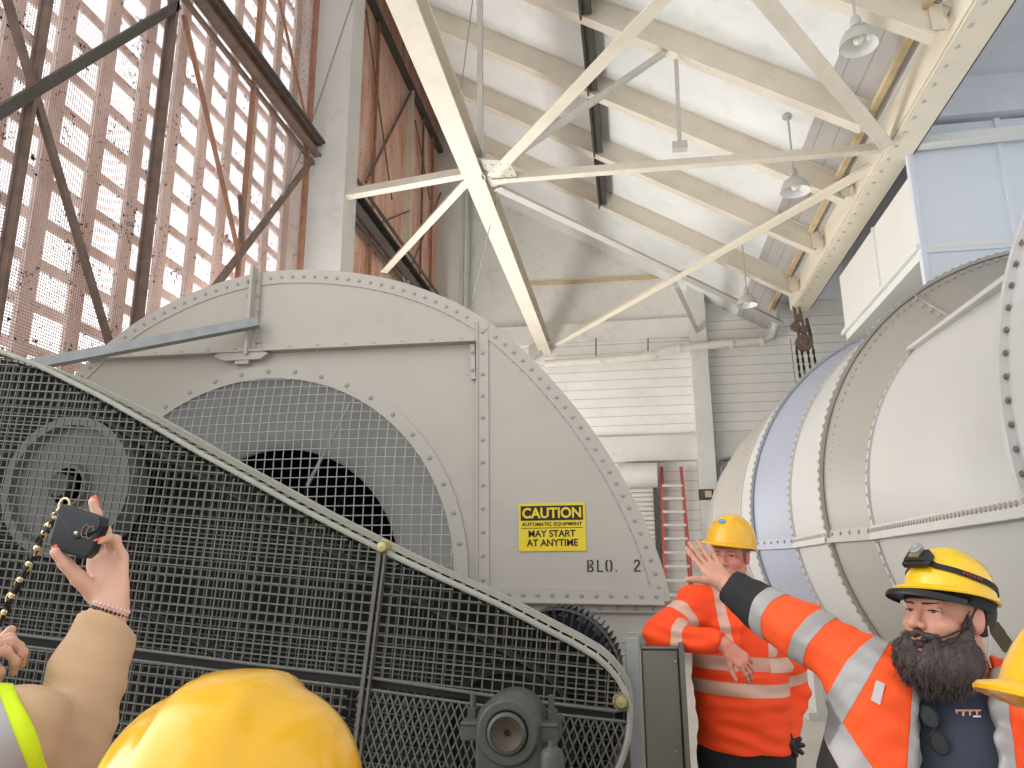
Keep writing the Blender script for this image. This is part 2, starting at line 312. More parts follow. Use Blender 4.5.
def rod(p, q, r, mt, nm='brace_rod', win=None, x=XM+.02):
    a, c = on('X', x, *p), on('X', x, *q); MB().bar(a, c, r, r*.6, (1, 0, 0)).build(nm, M[mt], win, 'structure')
rod((178, 5), (-120, 184), .075, 'dark_steel', win=win1); rod((4, -10), (112, 352), .06, 'rust_steel', win=win1); rod((184, 15), (240, 260), .05, 'rust_orange', win=win1)
rod((312, 160), (205, 300), .07, 'rust_steel', win=win1); rod((278, -5), (308, 128), .04, 'rust_orange', win=win1)
rod((240, 195), (243, 250), .05, 'rust_steel', win=win1)
for k in range(13):                                   # upright sheets outside the screen
    y = 2.75+k*.51
    MB().box((XL-.34, y, 1.5), (XL-.30, y+.15, 13)).build('upright_sheet', M['louvre'], win1, 'structure')
zz = 1.9
while zz < 12.4:
    MB().box((XL-.46, 2.5, zz), (XL-.43, 9.1, zz+.085)).build('louvre_slat', M['louvre'], win1, 'structure'); zz += .35
win2 = thing('window_2', 'far bay of tall rusty screens, orange and unlit', 'window', (XL, 12, 1.7), kind='structure')
struct('screen', MB().box((XL-.015, 9.38, 1.7), (XL, 15.8, 12.8)), scr_dim, '', win2)
for y, wd, mt in ((11.3, .05, 'rust_orange'), (13.35, .12, 'steel_white'), (14.3, .04, 'rust_steel'), (15.1, .05, 'rust_orange')):
    MB().angle((XM, y, 1.7), (XM, y, 11.2), wd, wd, .018, (1, 0, 0)).build('mullion', M[mt], win2, 'structure')
g = MB().channel((XM+.1, 9.38, 7.2), (XM+.1, 15.8, 7.2), .16, .24, .03).bar((XM+.02, 9.38, 6.92), (XM+.02, 15.8, 6.92), .05, .06).bar((XM+.2, 9.38, 7.4), (XM+.2, 15.8, 7.4), .05, .03)
g.build('girt', M['dark_steel'], win2, 'structure')
for p, q, r in (((411, 92), (366, 182), .05), ((366, 10), (392, 200), .035), ((411, 210), (375, 225), .03), ((415, 120), (430, 200), .04), ((450, 170), (410, 270), .035)):
    rod(p, q, r, 'rust_steel', win=win2)
MB().box((XL-.5, 9.2, 1.5), (XL-.4, 16, 12.6)).build('backing_sheet', M['rust_orange'], win2, 'structure')
# ================================================================== steelwork
ZB = 6.52
XA, XB, YL = -1.82, 3.18, 8.72
def rivrow(b, p, q, n, nrm, r):
    p, q = np.array(p, float), np.array(q, float)
    for i in range(n): b.rivet(p+(q-p)*(i+.5)/n, nrm, r)
    return b
# left runway beam
t = thing('runway_beam', 'cream steel beam running back along the screen wall', 'beam', (XA, 9, ZB))
MB().ibeam((XA, 1.2, ZB+.17), (XA, 16.95, ZB+.17), .26, .34, .03, .02).build('beam_body', M['steel_white'], t)
b = MB().prism([(XA-.05, 16.6, ZB+.0), (XA-.35, 16.6, ZB-.2), (XA-.35, 16.95, ZB-.2), (XA-.05, 16.95, ZB)], (0, 0, .3)); b.build('end_bracket', M['steel_grey'], t)
t = thing('gusset_plate', 'riveted gusset plate where struts meet the left beam', 'gusset', (XA+.2, YL, ZB+.1))
b = MB().prism([(XA+.1, YL-.35, ZB+.06), (XA+.5, YL-.25, ZB+.06), (XA+.55, YL+.25, ZB+.06), (XA+.1, YL+.4, ZB+.06)], (0, 0, .02)); 
for i in range(4):
    for j in range(3): b.rivet((XA+.17+.1*i, YL-.18+.15*j, ZB+.06), (0, 0, -1), .022)
b.build('plate', M['steel_grey'], t); MB().box((XA+.11, YL-.06, ZB), (XA+.15, YL+.06, ZB+.6)).build('hanger_cleat', M['steel_grey'], t)
# right girder
t = thing('crane_girder', 'deep cream girder with bolted flange at right', 'beam', (XB+.1, 8, ZB))
g0, g1 = 1.2, 14.8
MB().box((XB+.01, g0, ZB+.03), (XB+.04, g1, ZB+.75)).box((XB+.14, g0, ZB+.03), (XB+.17, g1, ZB+.55)).build('web', M['girder'], t)
b = MB().bar((XB+.045, g0, ZB+.07), (XB+.045, g1, ZB+.07), .03, .09); b.build('flange_angle', M['steel_grey'], t)
b = MB().box((XB+.03, g0, ZB), (XB+.36, g1, ZB+.035))
for i in range(46): b.rivet((XB+.10, g0+.3*i+.1, ZB), (0, 0, -1), .028)
b.build('bottom_flange', M['girder'], t, m2=M['steel_grey'])
MB().box((XB-.24, g0, ZB+.30), (XB-.17, g1+.9, ZB+.37)).build('timber_strip', M['timber'], t)
MB().box((XB+.36, g0, ZB+.02), (XB+.39, g1, ZB+.24)).build('outer_plate', M['dark_steel'], t)
# roof rafters
rl = ['cream roof rafter crossing the top right corner of the picture above the nearest lamp', 'cream roof rafter holding the top of the thin hanger strut',
      'cream roof rafter that ends behind the middle hanging lamp', 'cream roof rafter next to last before the end wall', 'cream roof rafter closest to the end wall']
for i, y in enumerate((6.86, 8.56, 10.2, 11.94, 13.86)):
    t = thing('roof_rafter', rl[i], 'rafter', (0, y, roofz(0)), 'sloping roof rafters')
    a, c = (-3.25, y, roofz(-3.25)+.17), (3.11, y, roofz(3.11)+.17)
    if i == 1: c = (2.92, y, roofz(2.92)+.17)
    MB().ibeam(a, c, .16, .36, .028, .10).build('rafter_body', M['steel_white'], t)
    b = MB()
    for k in range(5): b.rivet((3.05 if i != 1 else 2.85, y-.06, roofz(3.0)+.06+.05*k), (0, -1, 0), .02)
    b.box((2.99 if i != 1 else 2.8, y-.085, roofz(3.1)+.06), (3.11 if i != 1 else 2.92, y-.06, roofz(3.1)+.34)); b.build('end_cleat', M['steel_white'], t)
bl = ['dark bridging channel between rafters at the top edge', 'dark bridging channel second from the top edge', 'dark bridging channel third from the top edge', 'dark bridging channel lowest in its row, nearest the end wall']
for i, (y0, y1) in enumerate(((6.95, 8.47), (8.65, 10.1), (10.3, 11.85), (12.03, 13.77))):
    x = -.30; o = MB().channel((x, y0, roofz(x)+.16), (x, y1, roofz(x)+.16), .13, .30, .03).bar((x-.08, y0, roofz(x)+.1), (x-.08, y1, roofz(x)+.1), .03, .34).build('bridging_channel', M['dark_steel'])
    tag(o, bl[i], 'channel', 'bridging channels between the rafters')
# bracing in the horizontal plane of the runway beams
ZT = ZB+.1
def oz(x, y, z=None): return on('Z', ZT if z is None else z, x, y)
def toX(p, q, x): return p+(q-p)*(x-p[0])/(q[0]-p[0])
L, R = oz(492, 178), oz(887, 147)
def member(nm, p, q, w, h, lab, m='steel_white', kind='angle', ends=True):
    t = thing(nm, lab, 'strut', tuple((np.array(p)+np.array(q))/2))
    b = getattr(MB(), kind)(p, q, w, h)
    if ends:
        d = np.array(q, float)-np.array(p, float); n = np.linalg.norm(d); d /= n; s = np.cross(d, (0, 0, 1)); s /= np.linalg.norm(s)
        for e in (0, 1):
            for k in range(3): b.rivet(np.array(p)+d*((.12+.1*k) if e == 0 else n-.12-.1*k)+s*(w*.28)-np.array([0, 0, h/2]), (0, 0, -1), .016)
    b.build('strut_body', M[m], t)
    return t
member('tie_strut', L, R, .11, .12, 'long level tie strut between left beam and right girder')
member('tie_strut', (-3.63, YL+.3, ZB+.1), (XA-.1, YL, ZB+.1), .13, .13, 'short strut from concrete pier to left beam')
member('brace_strut', (XA-.1, YL+.1, ZB+.06), (XL+.2, 11.6, ZB+.06), .12, .10, 'slanting brace from left beam down towards the far screen')
member('brace_strut', oz(893, 154), oz(557, 343), .15, .09, 'wide cream brace from right node to far end of left beam', 'girder')
member('brace_strut', oz(497, 186), oz(783, 323), .13, .08, 'cream brace from left node to far end of right girder', 'steel_grey')
member('brace_strut', oz(492, 173), toX(oz(492, 173), oz(682, -25), XB), .15, .10, 'wide brace rising from left node to the top edge')
member('brace_strut', oz(886, 136)-(0, 0, .1), toX(oz(886, 136), oz(750, -30), XA+.1)-(0, 0, .1), .17, .10, 'wide brace rising from right node to the top edge')
def vmember(nm, p, q, w, lab, m='steel_grey', kind='bar'):
    o = MB(); o.bar(p, q, w, w*.8, (0, 1, 0)); o = o.build(nm, M[m]); tag(o, lab, 'strut'); return o
vmember('hanger_strut', at(480, -60, YL), at(480, 168, YL), .075, 'upright grey hanger strut above left node')
t = thing('hanger_strut', 'short upright hanger strut from rafter to level tie', 'strut', tuple(at(680, 150, YL)))
MB().bar(at(676, 60, YL-.2), at(680, 148, YL), .05, .05, (0, 1, 0)).build('strut_body', M['steel_grey'], t); MB().box(at(680, 150, YL)-(.09, .05, .0), at(680, 150, YL)+(.09, .05, .1)).build('foot_plate', M['steel_grey'], t)
vmember('diagonal_strut', at(493, 170, YL), at(664, 53, YL-.2), .075, 'thin diagonal strut from left node up to a rafter')
vmember('kicker_strut', on('Z', ZB+.05, 676, 285), at(697, 330, 16.6), .11, 'short dark kicker from bracing to the wall pier', 'steel_grey')
member('tie_strut', oz(918, 142), oz(1100, 122), .16, .14, 'white strut running right from the girder', 'plenum')
member('brace_strut', oz(925, 148), oz(1060, 181), .12, .08, 'white brace angling right from the girder', 'plenum')
# thin cables
o = MB().tube([at(356, -10, 8.6), at(306, 140, 8.75), on('X', XM+.1, 283, 195)], .012, 6).build('guy_cable', M['cable']); tag(o, 'thin pale cable slanting across the near concrete pier', 'cable')
o = MB().tube([at(474, -10, 8.2), at(459, 105, 8.6)], .008, 6).build('guy_cable', M['cable']); tag(o, 'thin dark wire beside the upright hanger', 'cable')
o = MB().tube([oz(500, 184), at(472, 300, 12.5)], .008, 6).build('guy_cable', M['cable']); tag(o, 'thin pale wire hanging from left node in front of the end wall', 'cable')
# ================================================================== pendant lamps
def pendant(x, y, Y, dia, top_len, lab, tilt=(0, 0)):
    c = at(x, y, Y); r = dia/2
    t = thing('pendant_lamp', lab, 'lamp', tuple(c), 'bell shaped pendant lamps')
    b = MB(); b.lathe([(r, -.08), (r*1.0, -.075), (r*.93, -.01), (r*.72, .06), (r*.38, .10), (r*.22, .13), (.03, .15)], c, n=28); b.build('shade', M['enamel_out'], t)
    MB().lathe([(r*.985, -.08), (r*.90, -.015), (r*.69, .05), (r*.35, .09), (.01, .10)], c, n=28).build('shade_lining', M['enamel'], t)
    MB().lathe([(.045, .13), (.05, .2), (.035, .24), (.012, .26)], c, n=14).build('socket', M['enamel_out'], t)
    MB().lathe([(.001, -.06), (.04, -.04), (.05, 0), (.03, .05), (.02, .1)], c, n=14).build('bulb', M['bulb'], t)
    zt = roofz(c[0])+.36 if c[0] < 3.2 else c[2]+top_len
    MB().tube([c+(0, 0, .25), (c[0], c[1], zt)], .014, 8).build('rod', M['enamel_out'], t)
    MB().lathe([(.001, -.03), (.07, -.03), (.075, 0)], (c[0], c[1], zt), n=14).build('ceiling_cap', M['enamel_out'], t)
pendant(858, 39, 6.6, .345, 1, 'white pendant lamp nearest the camera, in the top right of the roof')
pendant(795, 186, 9.35, .37, 1, 'white pendant lamp just under the level tie strut, middle of the three')
pendant(747, 301, 13.35, .36, 1, 'white pendant lamp farthest away, partly behind a brace near the end wall')
# ================================================================== end wall fittings
t = thing('wall_pipe', 'white pipe with elbows along the end wall', 'pipe', tuple(at(660, 355, 16.6)))
PP = [at(545, 364, 16.6), at(640, 357, 16.6), at(655, 355, 16.6), at(664, 351, 16.6), at(680, 348, 16.6), at(762, 341, 16.6), at(772, 337, 16.6), at(776, 326, 16.6), at(775, 302, 16.6)]
MB().tube(PP, .085, 12).build('pipe_run', M['pipe'], t)
b = MB()
for p, q in ((PP[1], PP[2]), (PP[3], PP[4]), (at(598, 360, 16.6), at(602, 360, 16.6)), (at(730, 344, 16.6), at(733, 344, 16.6)), (at(760, 341, 16.6), at(764, 341, 16.6))): MB().tube([p, q], .11, 12).build('coupling', M['pipe'], t)
b = MB()
for x in (596, 648): MB().tube([at(x, 360, 16.6), at(x, 338, 16.7)], .02, 6).build('pipe_hanger', M['galv'], t)
t = thing('roller_shutter', 'grey roller shutter with rolled housing left of the ladder', 'shutter', tuple(at(645, 590, 16.7)))
a, c = at(618, 476, 16.7), at(657, 476, 16.7)
MB().lathe([(.27, 0), (.27, c[0]-a[0])], (a[0], 16.7, a[2]), (1, 0, 0), 20).lathe([(.001, c[0]-a[0]), (.27, c[0]-a[0])], (a[0], 16.7, a[2]), (1, 0, 0), 20).build('roll_housing', M['shutter'], t)
b = MB(); z = a[2]-.2
while z > .15: b.tube([(a[0], 16.85, z), (c[0]-.1, 16.85, z)], .045, 6); z -= .1
b.build('slat_curtain', M['shutter'], t)
MB().box((c[0]-.1, 16.7, 0), (c[0], 16.98, a[2])).build('guide_rail', M['dark_steel'], t)
t = thing('step_ladder', 'tall red ladder leaning on the end wall', 'ladder', (.95, 16.4, 0))
lt, lb = (at(661.5, 467, 16.75), at(681, 467, 16.75)), (at(666, 610, 16.2), at(694, 610, 16.2))
for i in (0, 1):
    d = lb[i]-lt[i]; e = lt[i]+d*(lt[i][2]-.01)/(lt[i][2]-lb[i][2])
    MB().bar(lt[i], e, .07, .05, (0, 1, 0)).build('rail', M['red'], t)
    d2 = e+np.array([0, .45, 0]); MB().bar(lt[i]+np.array([0, .06, 0]), d2*np.array([1, 0, 0])+np.array([0, 16.9, 0]), .05, .04, (0, 1, 0)).build('rear_leg', M['red'], t)
for k in range(12):
    f = (487+13.6*k-467)/143.; p, q = lt[0]+(lb[0]-lt[0])*f, lt[1]+(lb[1]-lt[1])*f
    if p[2] > .1: MB().bar(p, q, .07, .05).build('rung', M['alu'], t)
t = thing('junction_box', 'small dark grey junction box with a tan cover on the wall pier', 'box', tuple(at(706, 494, 16.6)))
p = at(706, 494, 16.6); MB().box(p-(.15, .02, .12), p+(.15, .06, .1)).build('box_body', M['dark_steel'], t, bevel=.01)
MB().box(p-(.02, .05, .07), p+(.11, .02, .06)).build('box_cover', M['timber'], t); MB().tube([p+(.1, 0, -.1), p+(.25, 0, -.25), p+(.4, .1, -.3)], .02, 6).build('cable', M['dark_steel'], t)
for i, (x0, y0, x1) in enumerate(((716, 459, 780), (722, 464, 776))):
    o = MB().tube([at(x0, 520, 16.7), at(x0, y0+4, 16.7), at(x0+4, y0, 16.7), at(x1, y0-5, 16.7)], .045 if i else .035, 8).build('conduit', M['galv']); tag(o, ['outer grey conduit bending along the band right of the pier', 'inner grey conduit bending below the other one'][i], 'conduit')
o = MB().box(at(731, 515, 16.9), at(760, 470, 16.8)).build('wall_panel', M['dark_steel']); tag(o, 'dark grey cabinet panel inside the conduit bend', 'panel')
# chain hoist
t = thing('chain_hoist', 'old chain hoist with sheave block and dark chains at girder end', 'hoist', tuple(at(803, 343, 14.6)))
c = at(804, 343, 14.6)
MB().lathe([(.001, -.07), (.06, -.07), (.07, -.05), (.16, -.05), (.16, .05), (.07, .05), (.06, .07), (.001, .07)], c, (0, 1, 0), 20).build('sheave_block', M['hook'], t)
b = MB()
for dx, dz, r in ((-.13, .33, .09), (.02, .26, .08), (-.05, .5, .07)): b.lathe([(.001, -.05), (r, -.05), (r, .05), (.001, .05)], c+(dx, 0, dz), (0, 1, 0), 14)
b.bar(c+(-.08, 0, .1), c+(-.12, 0, .75), .05, .05); b.bar(c+(.05, 0, .1), c+(-.02, 0, .7), .04, .04); b.bar(c+(.15, .05, .1), c+(.1, .05, .5), .07, .05); b.build('trolley_gear', M['hook'], t)
for k, (dx, x1) in enumerate(((-.15, -.07), (-.06, .03), (.05, .15), (.15, .27))):
    b = MB(); p, q = c+(dx, 0, -.06), c+(x1, 0, -2.6); n = 34
    for i in range(n):
        u = p+(q-p)*i/n; v = p+(q-p)*(i+1.25)/n
        b.bar(u, v, .045 if i % 2 else .018, .018 if i % 2 else .045, (0, 1, 0))
    b.build('chain', M['chain'], t)
MB().tube([c+(-.24, 0, .1), c+(-.20, 0, -2.6)], .012, 6).build('pull_cord', M['cable'], t)
# ================================================================== the fan casing with the round inlet
YC = 4.8
def c(x, y, d=0): return at(x, y, YC)+np.array([0, d, 0])
ICX, _, ICZ = at(255, 577, YC); RI = 200*YC/769*1.0
RI = np.hypot(*(at(455, 563, YC)-at(255, 577, YC))[[0, 2]])
fan = thing('fan_casing', 'big round grey riveted fan casing with a wire-screened inlet', 'fan', (ICX, YC+.6, 0))
arc_px = [(667, 601), (663, 580), (655, 556), (645, 530), (632, 502), (617, 474), (600, 447), (580, 418), (556, 389), (530, 361), (505, 338), (478, 318), (450, 303), (420, 291), (390, 282), (355, 276), (320, 273), (285, 273), (252, 277), (218, 286), (185, 299), (155, 314), (125, 333), (98, 356)]
arc = [c(*p) for p in arc_px]
_l = arc[-1]; ang0 = math.atan2(_l[2]-ICZ, _l[0]-ICX); rl_ = np.hypot(_l[0]-ICX, _l[2]-ICZ)
for k in range(1, 12):
    a = ang0+(math.pi*1.02-ang0)*k/11; rr = rl_-.02*k/11*3; arc.append(np.array([max(ICX+rr*math.cos(a), -4.05), YC, ICZ+rr*math.sin(a)]))
arc = [np.array(p) for p in arc]
# resample smoothly
def resample(P, n):
    P = np.array(P); s = np.r_[0, np.cumsum(np.linalg.norm(np.diff(P, axis=0), axis=1))]; t = np.linspace(0, s[-1], n)
    return np.c_[[np.interp(t, s, P[:, i]) for i in range(3)]].T
OUT = resample(arc, 120)
for _ in range(3): OUT[1:-1] = (OUT[:-2]+2*OUT[1:-1]+OUT[2:])/4
b = MB(); n = len(OUT); inner = []
for p in OUT:
    a = math.atan2(p[2]-ICZ, p[0]-ICX); inner.append((ICX+RI*math.cos(a), YC, ICZ+RI*math.sin(a)))
V = [tuple(p) for p in OUT]+inner+[(p[0], YC+.02, p[2]) for p in OUT]+[(p[0], YC+.02, p[2]) for p in inner]
fs = []
for i in range(n-1): fs += [(i, i+1, n+i+1, n+i), (2*n+i, 3*n+i, 3*n+i+1, 2*n+i+1), (i, 2*n+i, 2*n+i+1, i+1), (n+i, n+i+1, 3*n+i+1, 3*n+i)]
fs += [(0, n, 3*n, 2*n), (n-1, 3*n-1, 4*n-1, 2*n-1)]
b.add(V, fs); b.build('front_plate', M['casing'], fan)
# scroll shell
b = MB(); V = [tuple(p) for p in OUT]+[(p[0], YC+1.5, p[2]) for p in OUT]
b.add(V, [(i, i+1, n+i+1, n+i) for i in range(n-1)], True); b.build('scroll_shell', M['casing'], fan)
# rim flange with rivets
b = MB(); cen = np.array([ICX, YC, ICZ])
nrm = []
for i in range(n):
    t_ = OUT[min(i+1, n-1)]-OUT[max(i-1, 0)]; q = np.array([t_[2], 0, -t_[0]]); q /= np.linalg.norm(q)
    if q@(OUT[i]-cen) < 0: q = -q
    nrm.append(q)
V = []
for i in range(n):
    p, q = OUT[i], nrm[i]
    V += [p+q*.022-(0, .008, 0), p-q*.075-(0, .008, 0), p-q*.075-(0, 0, 0), p+q*.022+(0, .03, 0)]
b.add(V, [(4*i+j, 4*i+(j+1) % 4, 4*i+4+(j+1) % 4, 4*i+4+j) for i in range(n-1) for j in range(4)])
RS_ = resample(OUT, 84)
for i in range(1, 80):
    t_ = RS_[i+1]-RS_[i-1]; q = np.array([t_[2], 0, -t_[0]]); q /= np.linalg.norm(q)
    if q@(RS_[i]-cen) < 0: q = -q
    b.rivet(RS_[i]-q*.03-(0, .008, 0), (0, -1, 0), .0135)
    if i < 36: b.rivet(RS_[i]+q*.0+(0, .02, 0), q*.8+np.array([0, -.2, 0]), .016); b.rivet((RS_[i]+RS_[i+1])/2-q*.072-(0, .0, 0), (0, -1, 0), .011)
b.build('rim_flange', M['casing'], fan, m2=M['rivet'])
# split flanges
def strip(nm, p, q, w, th, rv, rr=.014, off=0, lip=0):
    b = MB(); p, q = np.array(p), np.array(q); b.bar(p-(0, th/2, 0), q-(0, th/2, 0), w, th, (0, -1, 0))
    if lip: b.bar(p-(0, lip/2, w/2), q-(0, lip/2, w/2), .012, lip, (0, -1, 0)) if abs((q-p)[2]) < abs((q-p)[0]) else b.bar(p-(w/2, lip/2, 0), q-(w/2, lip/2, 0), .012, lip, (0, -1, 0))
    rivrow(b, p-(0, th, 0), q-(0, th, 0), rv, (0, -1, 0), rr); b.build(nm, M['casing'], fan, m2=M['rivet'])
strip('upper_flange', c(92, 357), c(476, 339), .055, .012, 14, lip=.075)
strip('side_flange', c(483, 322), c(483.5, 592), .075, .012, 12, lip=.022)
strip('side_flange_edge', c(473, 345), c(474, 380), .03, .03, 2)
strip('lower_flange', c(488, 594), c(664, 596.5), .085, .014, 12, lip=.035)
strip('base_flange', c(470, 607, .03), c(664, 609, .03), .05, .01, 11)
# inlet ring, cone, screen
b = MB(); b.lathe([(RI-.005, .02), (RI-.005, -.02), (RI+.085, -.02), (RI+.085, .0)], cen, (0, 1, 0), 72)
for k in range(44): a = 2*math.pi*k/44; b.rivet(cen+(RI+.045)*np.array([math.cos(a), 0, math.sin(a)])-(0, .02, 0), (0, -1, 0), .017)
for a in (.12, .28, -.1): pass
b.build('inlet_ring', M['casing'], fan, m2=M['rivet'])
RT_ = .66*RI
b = MB(); b.lathe([(RI, .0), (RI*.93, .07), (RI*.84, .15), (RI*.75, .21), (RT_+.02, .25), (RT_, .28), (RT_+.01, .34)], cen, (0, 1, 0), 72); b.build('inlet_cone', M['casing_in'], fan)
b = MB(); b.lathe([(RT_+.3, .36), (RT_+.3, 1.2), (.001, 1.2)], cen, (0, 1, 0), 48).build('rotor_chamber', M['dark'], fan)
b = MB()
for k in range(14):
    a = 2*math.pi*k/14; u = np.array([math.cos(a), 0, math.sin(a)]); v = np.array([-math.sin(a), 0, math.cos(a)])
    b.prism([cen+u*.25+(0, .5, 0), cen+u*(RT_+.15)+v*.1+(0, .5, 0), cen+u*(RT_+.15)+v*.2+(0, .95, 0), cen+u*.25+v*.1+(0, .95, 0)], v*.012)
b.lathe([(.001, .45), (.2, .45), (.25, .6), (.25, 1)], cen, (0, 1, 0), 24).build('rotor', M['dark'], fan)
b = MB(); sp = .062; Rm = RI-.01; k = -int(Rm/sp)
for k in range(-int(Rm/sp), int(Rm/sp)+1):
    h = math.sqrt(max(Rm**2-(k*sp)**2, 1e-6)); m_ = 10
    for ax in (0, 1):
        pts = []
        for j in range(m_+1):
            s = -h+2*h*j/m_; x, z = (k*sp, s) if ax == 0 else (s, k*sp)
            pts.append(cen+np.array([x, -.02-.10*math.sqrt(max(0, 1-(x*x+z*z)/Rm**2))-.004*ax, z]))
        b.tube(pts, .0036, 4, caps=False)
b.build('inlet_screen', M['mesh_light'], fan)
MB().tube([c(352, 404, -.03), c(301, 484, .1)], .012, 6).build('inlet_stay', M['casing_in'], fan)
# stiffener with bracket plate
b = MB(); b.box(c(247, 357)-(0, .03, 0), c(263, 268)).box(c(252.5, 357)-(0, .09, 0), c(256.5, 270)); rivrow(b, c(250, 350)-(0, .03, 0), c(250, 275)-(0, .03, 0), 5, (0, -1, 0), .013); rivrow(b, c(260, 350)-(0, .03, 0), c(260, 275)-(0, .03, 0), 5, (0, -1, 0), .013)
b.build('stiffener', M['casing'], fan, m2=M['rivet'])
b = MB(); b.prism([c(218, 358), c(228, 353), c(262, 352), c(272, 355), c(264, 361), c(228, 363)], (0, -.06, 0)); b.box(c(238, 366)-(0, .05, 0), c(252, 360)); b.build('lifting_bracket', M['casing'], fan)
# lower casing
zb = c(580, 602)[2]; xr = c(664, 601)[0]
b = MB().box((-4.0, YC+.05, .15), (xr-.02, YC+1.45, zb-.0)); b.build('lower_casing', M['casing'], fan)
b = MB().box((-4.0, YC+.0, 0), (xr+.1, YC+1.6, .15)); b.build('base_frame', M['casing'], fan)
# stencilled letters
def poly(b, pts, s, o, y): b.prism([(o[0]+px*s, y, o[1]+pz*s) for px, pz in pts], (0, .0015, 0))
b = MB(); o0 = c(587.5, 572); sc_ = (572-560.5)*YC/769; y = YC-.003
def rect(x0, z0, x1, z1, ox): poly(b, [(ox+x0, z0), (ox+x1, z0), (ox+x1, z1), (ox+x0, z1)], sc_, (o0[0], o0[2]), y)
rect(0, 0, .13, 1, 0)                                            # B
for z0 in (0, .52):
    poly(b, [(.2, z0), (.38, z0), (.52, z0+.10), (.52, z0+.36), (.38, z0+.47), (.2, z0+.47), (.2, z0+.36), (.34, z0+.36), (.39, z0+.31), (.39, z0+.16), (.34, z0+.11), (.2, z0+.11)], sc_, (o0[0], o0[2]), y)
rect(0, .12, .13, 1, .82); rect(0, 0, .48, .11, .82)              # L
for sg in (0, 1):                                               # O in two halves
    q = [(.0, .18), (.12, .04), (.23, 0), (.23, .12), (.15, .2), (.15, .8), (.23, .88), (.23, 1), (.12, .96), (.0, .82)]
    poly(b, [(1.52+(x if not sg else .58-x), z) for x, z in q], sc_, (o0[0], o0[2]), y)
rect(0, 0, .12, .12, 2.35)                                       # full stop
q = [(0, .72), (.13, .72), (.16, .84), (.3, .88), (.4, .8), (.38, .66), (0, .18), (0, .13), (.12, .13), (.5, .58), (.54, .78), (.44, .95), (.28, 1), (.1, .95)]
poly(b, [(3.88+x, z) for x, z in q], sc_, (o0[0], o0[2]), y); rect(0, 0, .54, .11, 3.88)
b.build('stencil_lettering', M['stencil'], fan)
# tie bar from stiffener
o = MB().angle(at(258, 322, YC-.1), at(-40, 378, YC-.75), .075, .07, .012, (0, 0, 1)).build('tie_bar', M['galv']); tag(o, 'grey slanting tie bar from the casing stiffener to the left', 'bar')
# caution sign
sg = thing('caution_sign', 'yellow caution sign with black header on the fan casing', 'sign', tuple(c(552, 527)))
p, q = c(519, 551.5), c(585, 502.5); MB().box((p[0], YC-.008, p[2]), (q[0], YC-.002, q[2])).build('sign_plate', M['sign_y'], sg)
w_, h_ = q[0]-p[0], q[2]-p[2]
MB().box((p[0]+.035*w_, YC-.011, p[2]+.64*h_), (q[0]-.035*w_, YC-.008, p[2]+.945*h_)).build('header_panel', M['sign_k'], sg)
MB().box((p[0]+.04*w_, YC-.010, p[2]+.475*h_), (q[0]-.04*w_, YC-.008, p[2]+.487*h_)).build('rule_line', M['sign_k'], sg)
def text(s, cx, cz, width, height, mt, nm, parent, y, bold=.012):
    cu = bpy.data.curves.new(nm, 'FONT'); cu.body = s; cu.align_x = 'CENTER'; cu.align_y = 'CENTER'; cu.size = 1; cu.offset = bold; cu.extrude = .002
    o = bpy.data.objects.new(nm, cu); COL.objects.link(o); bpy.context.view_layer.update()
    me = bpy.data.meshes.new_from_object(o.evaluated_get(bpy.context.evaluated_depsgraph_get())); bpy.data.objects.remove(o)
    v = np.empty(len(me.vertices)*3); me.vertices.foreach_get('co', v); v = v.reshape(-1, 3)
    lo, hi = v.min(0), v.max(0); u = (v-(lo+hi)/2)/(hi-lo)
    xyz = np.c_[cx+u[:, 0]*width, y-u[:, 2]*.0015, cz+u[:, 1]*height]; me.vertices.foreach_set('co', xyz.ravel()); me.update(); me.name = nm
    o = bpy.data.objects.new(nm, me); COL.objects.link(o); me.materials.clear(); me.materials.append(mt); o.parent = parent; o.matrix_parent_inverse = ORG[parent.name].inverted(); ORG[o.name] = Matrix.Identity(4)
    return o
X0 = (p[0]+q[0])/2
text('CAUTION', X0, p[2]+.795*h_, .88*w_, .225*h_, M['sign_y'], 'lettering', sg, YC-.0125, .03)
text('AUTOMATIC EQUIPMENT', X0, p[2]+.555*h_, .90*w_, .085*h_, M['sign_k'], 'lettering', sg, YC-.0095, .02)
text('MAY START', X0, p[2]+.365*h_, .70*w_, .145*h_, M['sign_k'], 'lettering', sg, YC-.0095, .02)
text('AT ANYTIME', X0, p[2]+.175*h_, .76*w_, .145*h_, M['sign_k'], 'lettering', sg, YC-.0095, .02)
# ================================================================== belt guard of wire mesh
YG, TG = 2.9, .34
def g(x, y, d=0): return at(x, y, YG)+np.array([0, d, 0])
top_px = [(-150, 322), (-90, 328), (-40, 338), (0, 351), (40, 366), (80, 386), (100, 396), (150, 424), (200, 453), (250, 480), (300, 508), (350, 534), (400, 559), (450, 582), (500, 605), (540, 626), (575, 644), (600, 659), (615, 674), (625, 690), (630, 706), (630, 725), (627, 745), (620, 766), (607, 790), (588, 812), (560, 828), (520, 838), (440, 842), (300, 850), (100, 850), (-150, 850)]
GP = [g(*q) for q in top_px]
guard = thing('belt_guard', 'large dark wire mesh belt guard sloping across the foreground', 'guard', (GP[10][0], YG+TG/2, 0))
TILT = math.radians(-5)
eu = np.array([math.cos(TILT), 0, math.sin(TILT)]); ev = np.array([-math.sin(TILT), 0, math.cos(TILT)]); go = g(365, 655)
def uv(P): return np.array([((q-go)@eu, (q-go)@ev) for q in P])
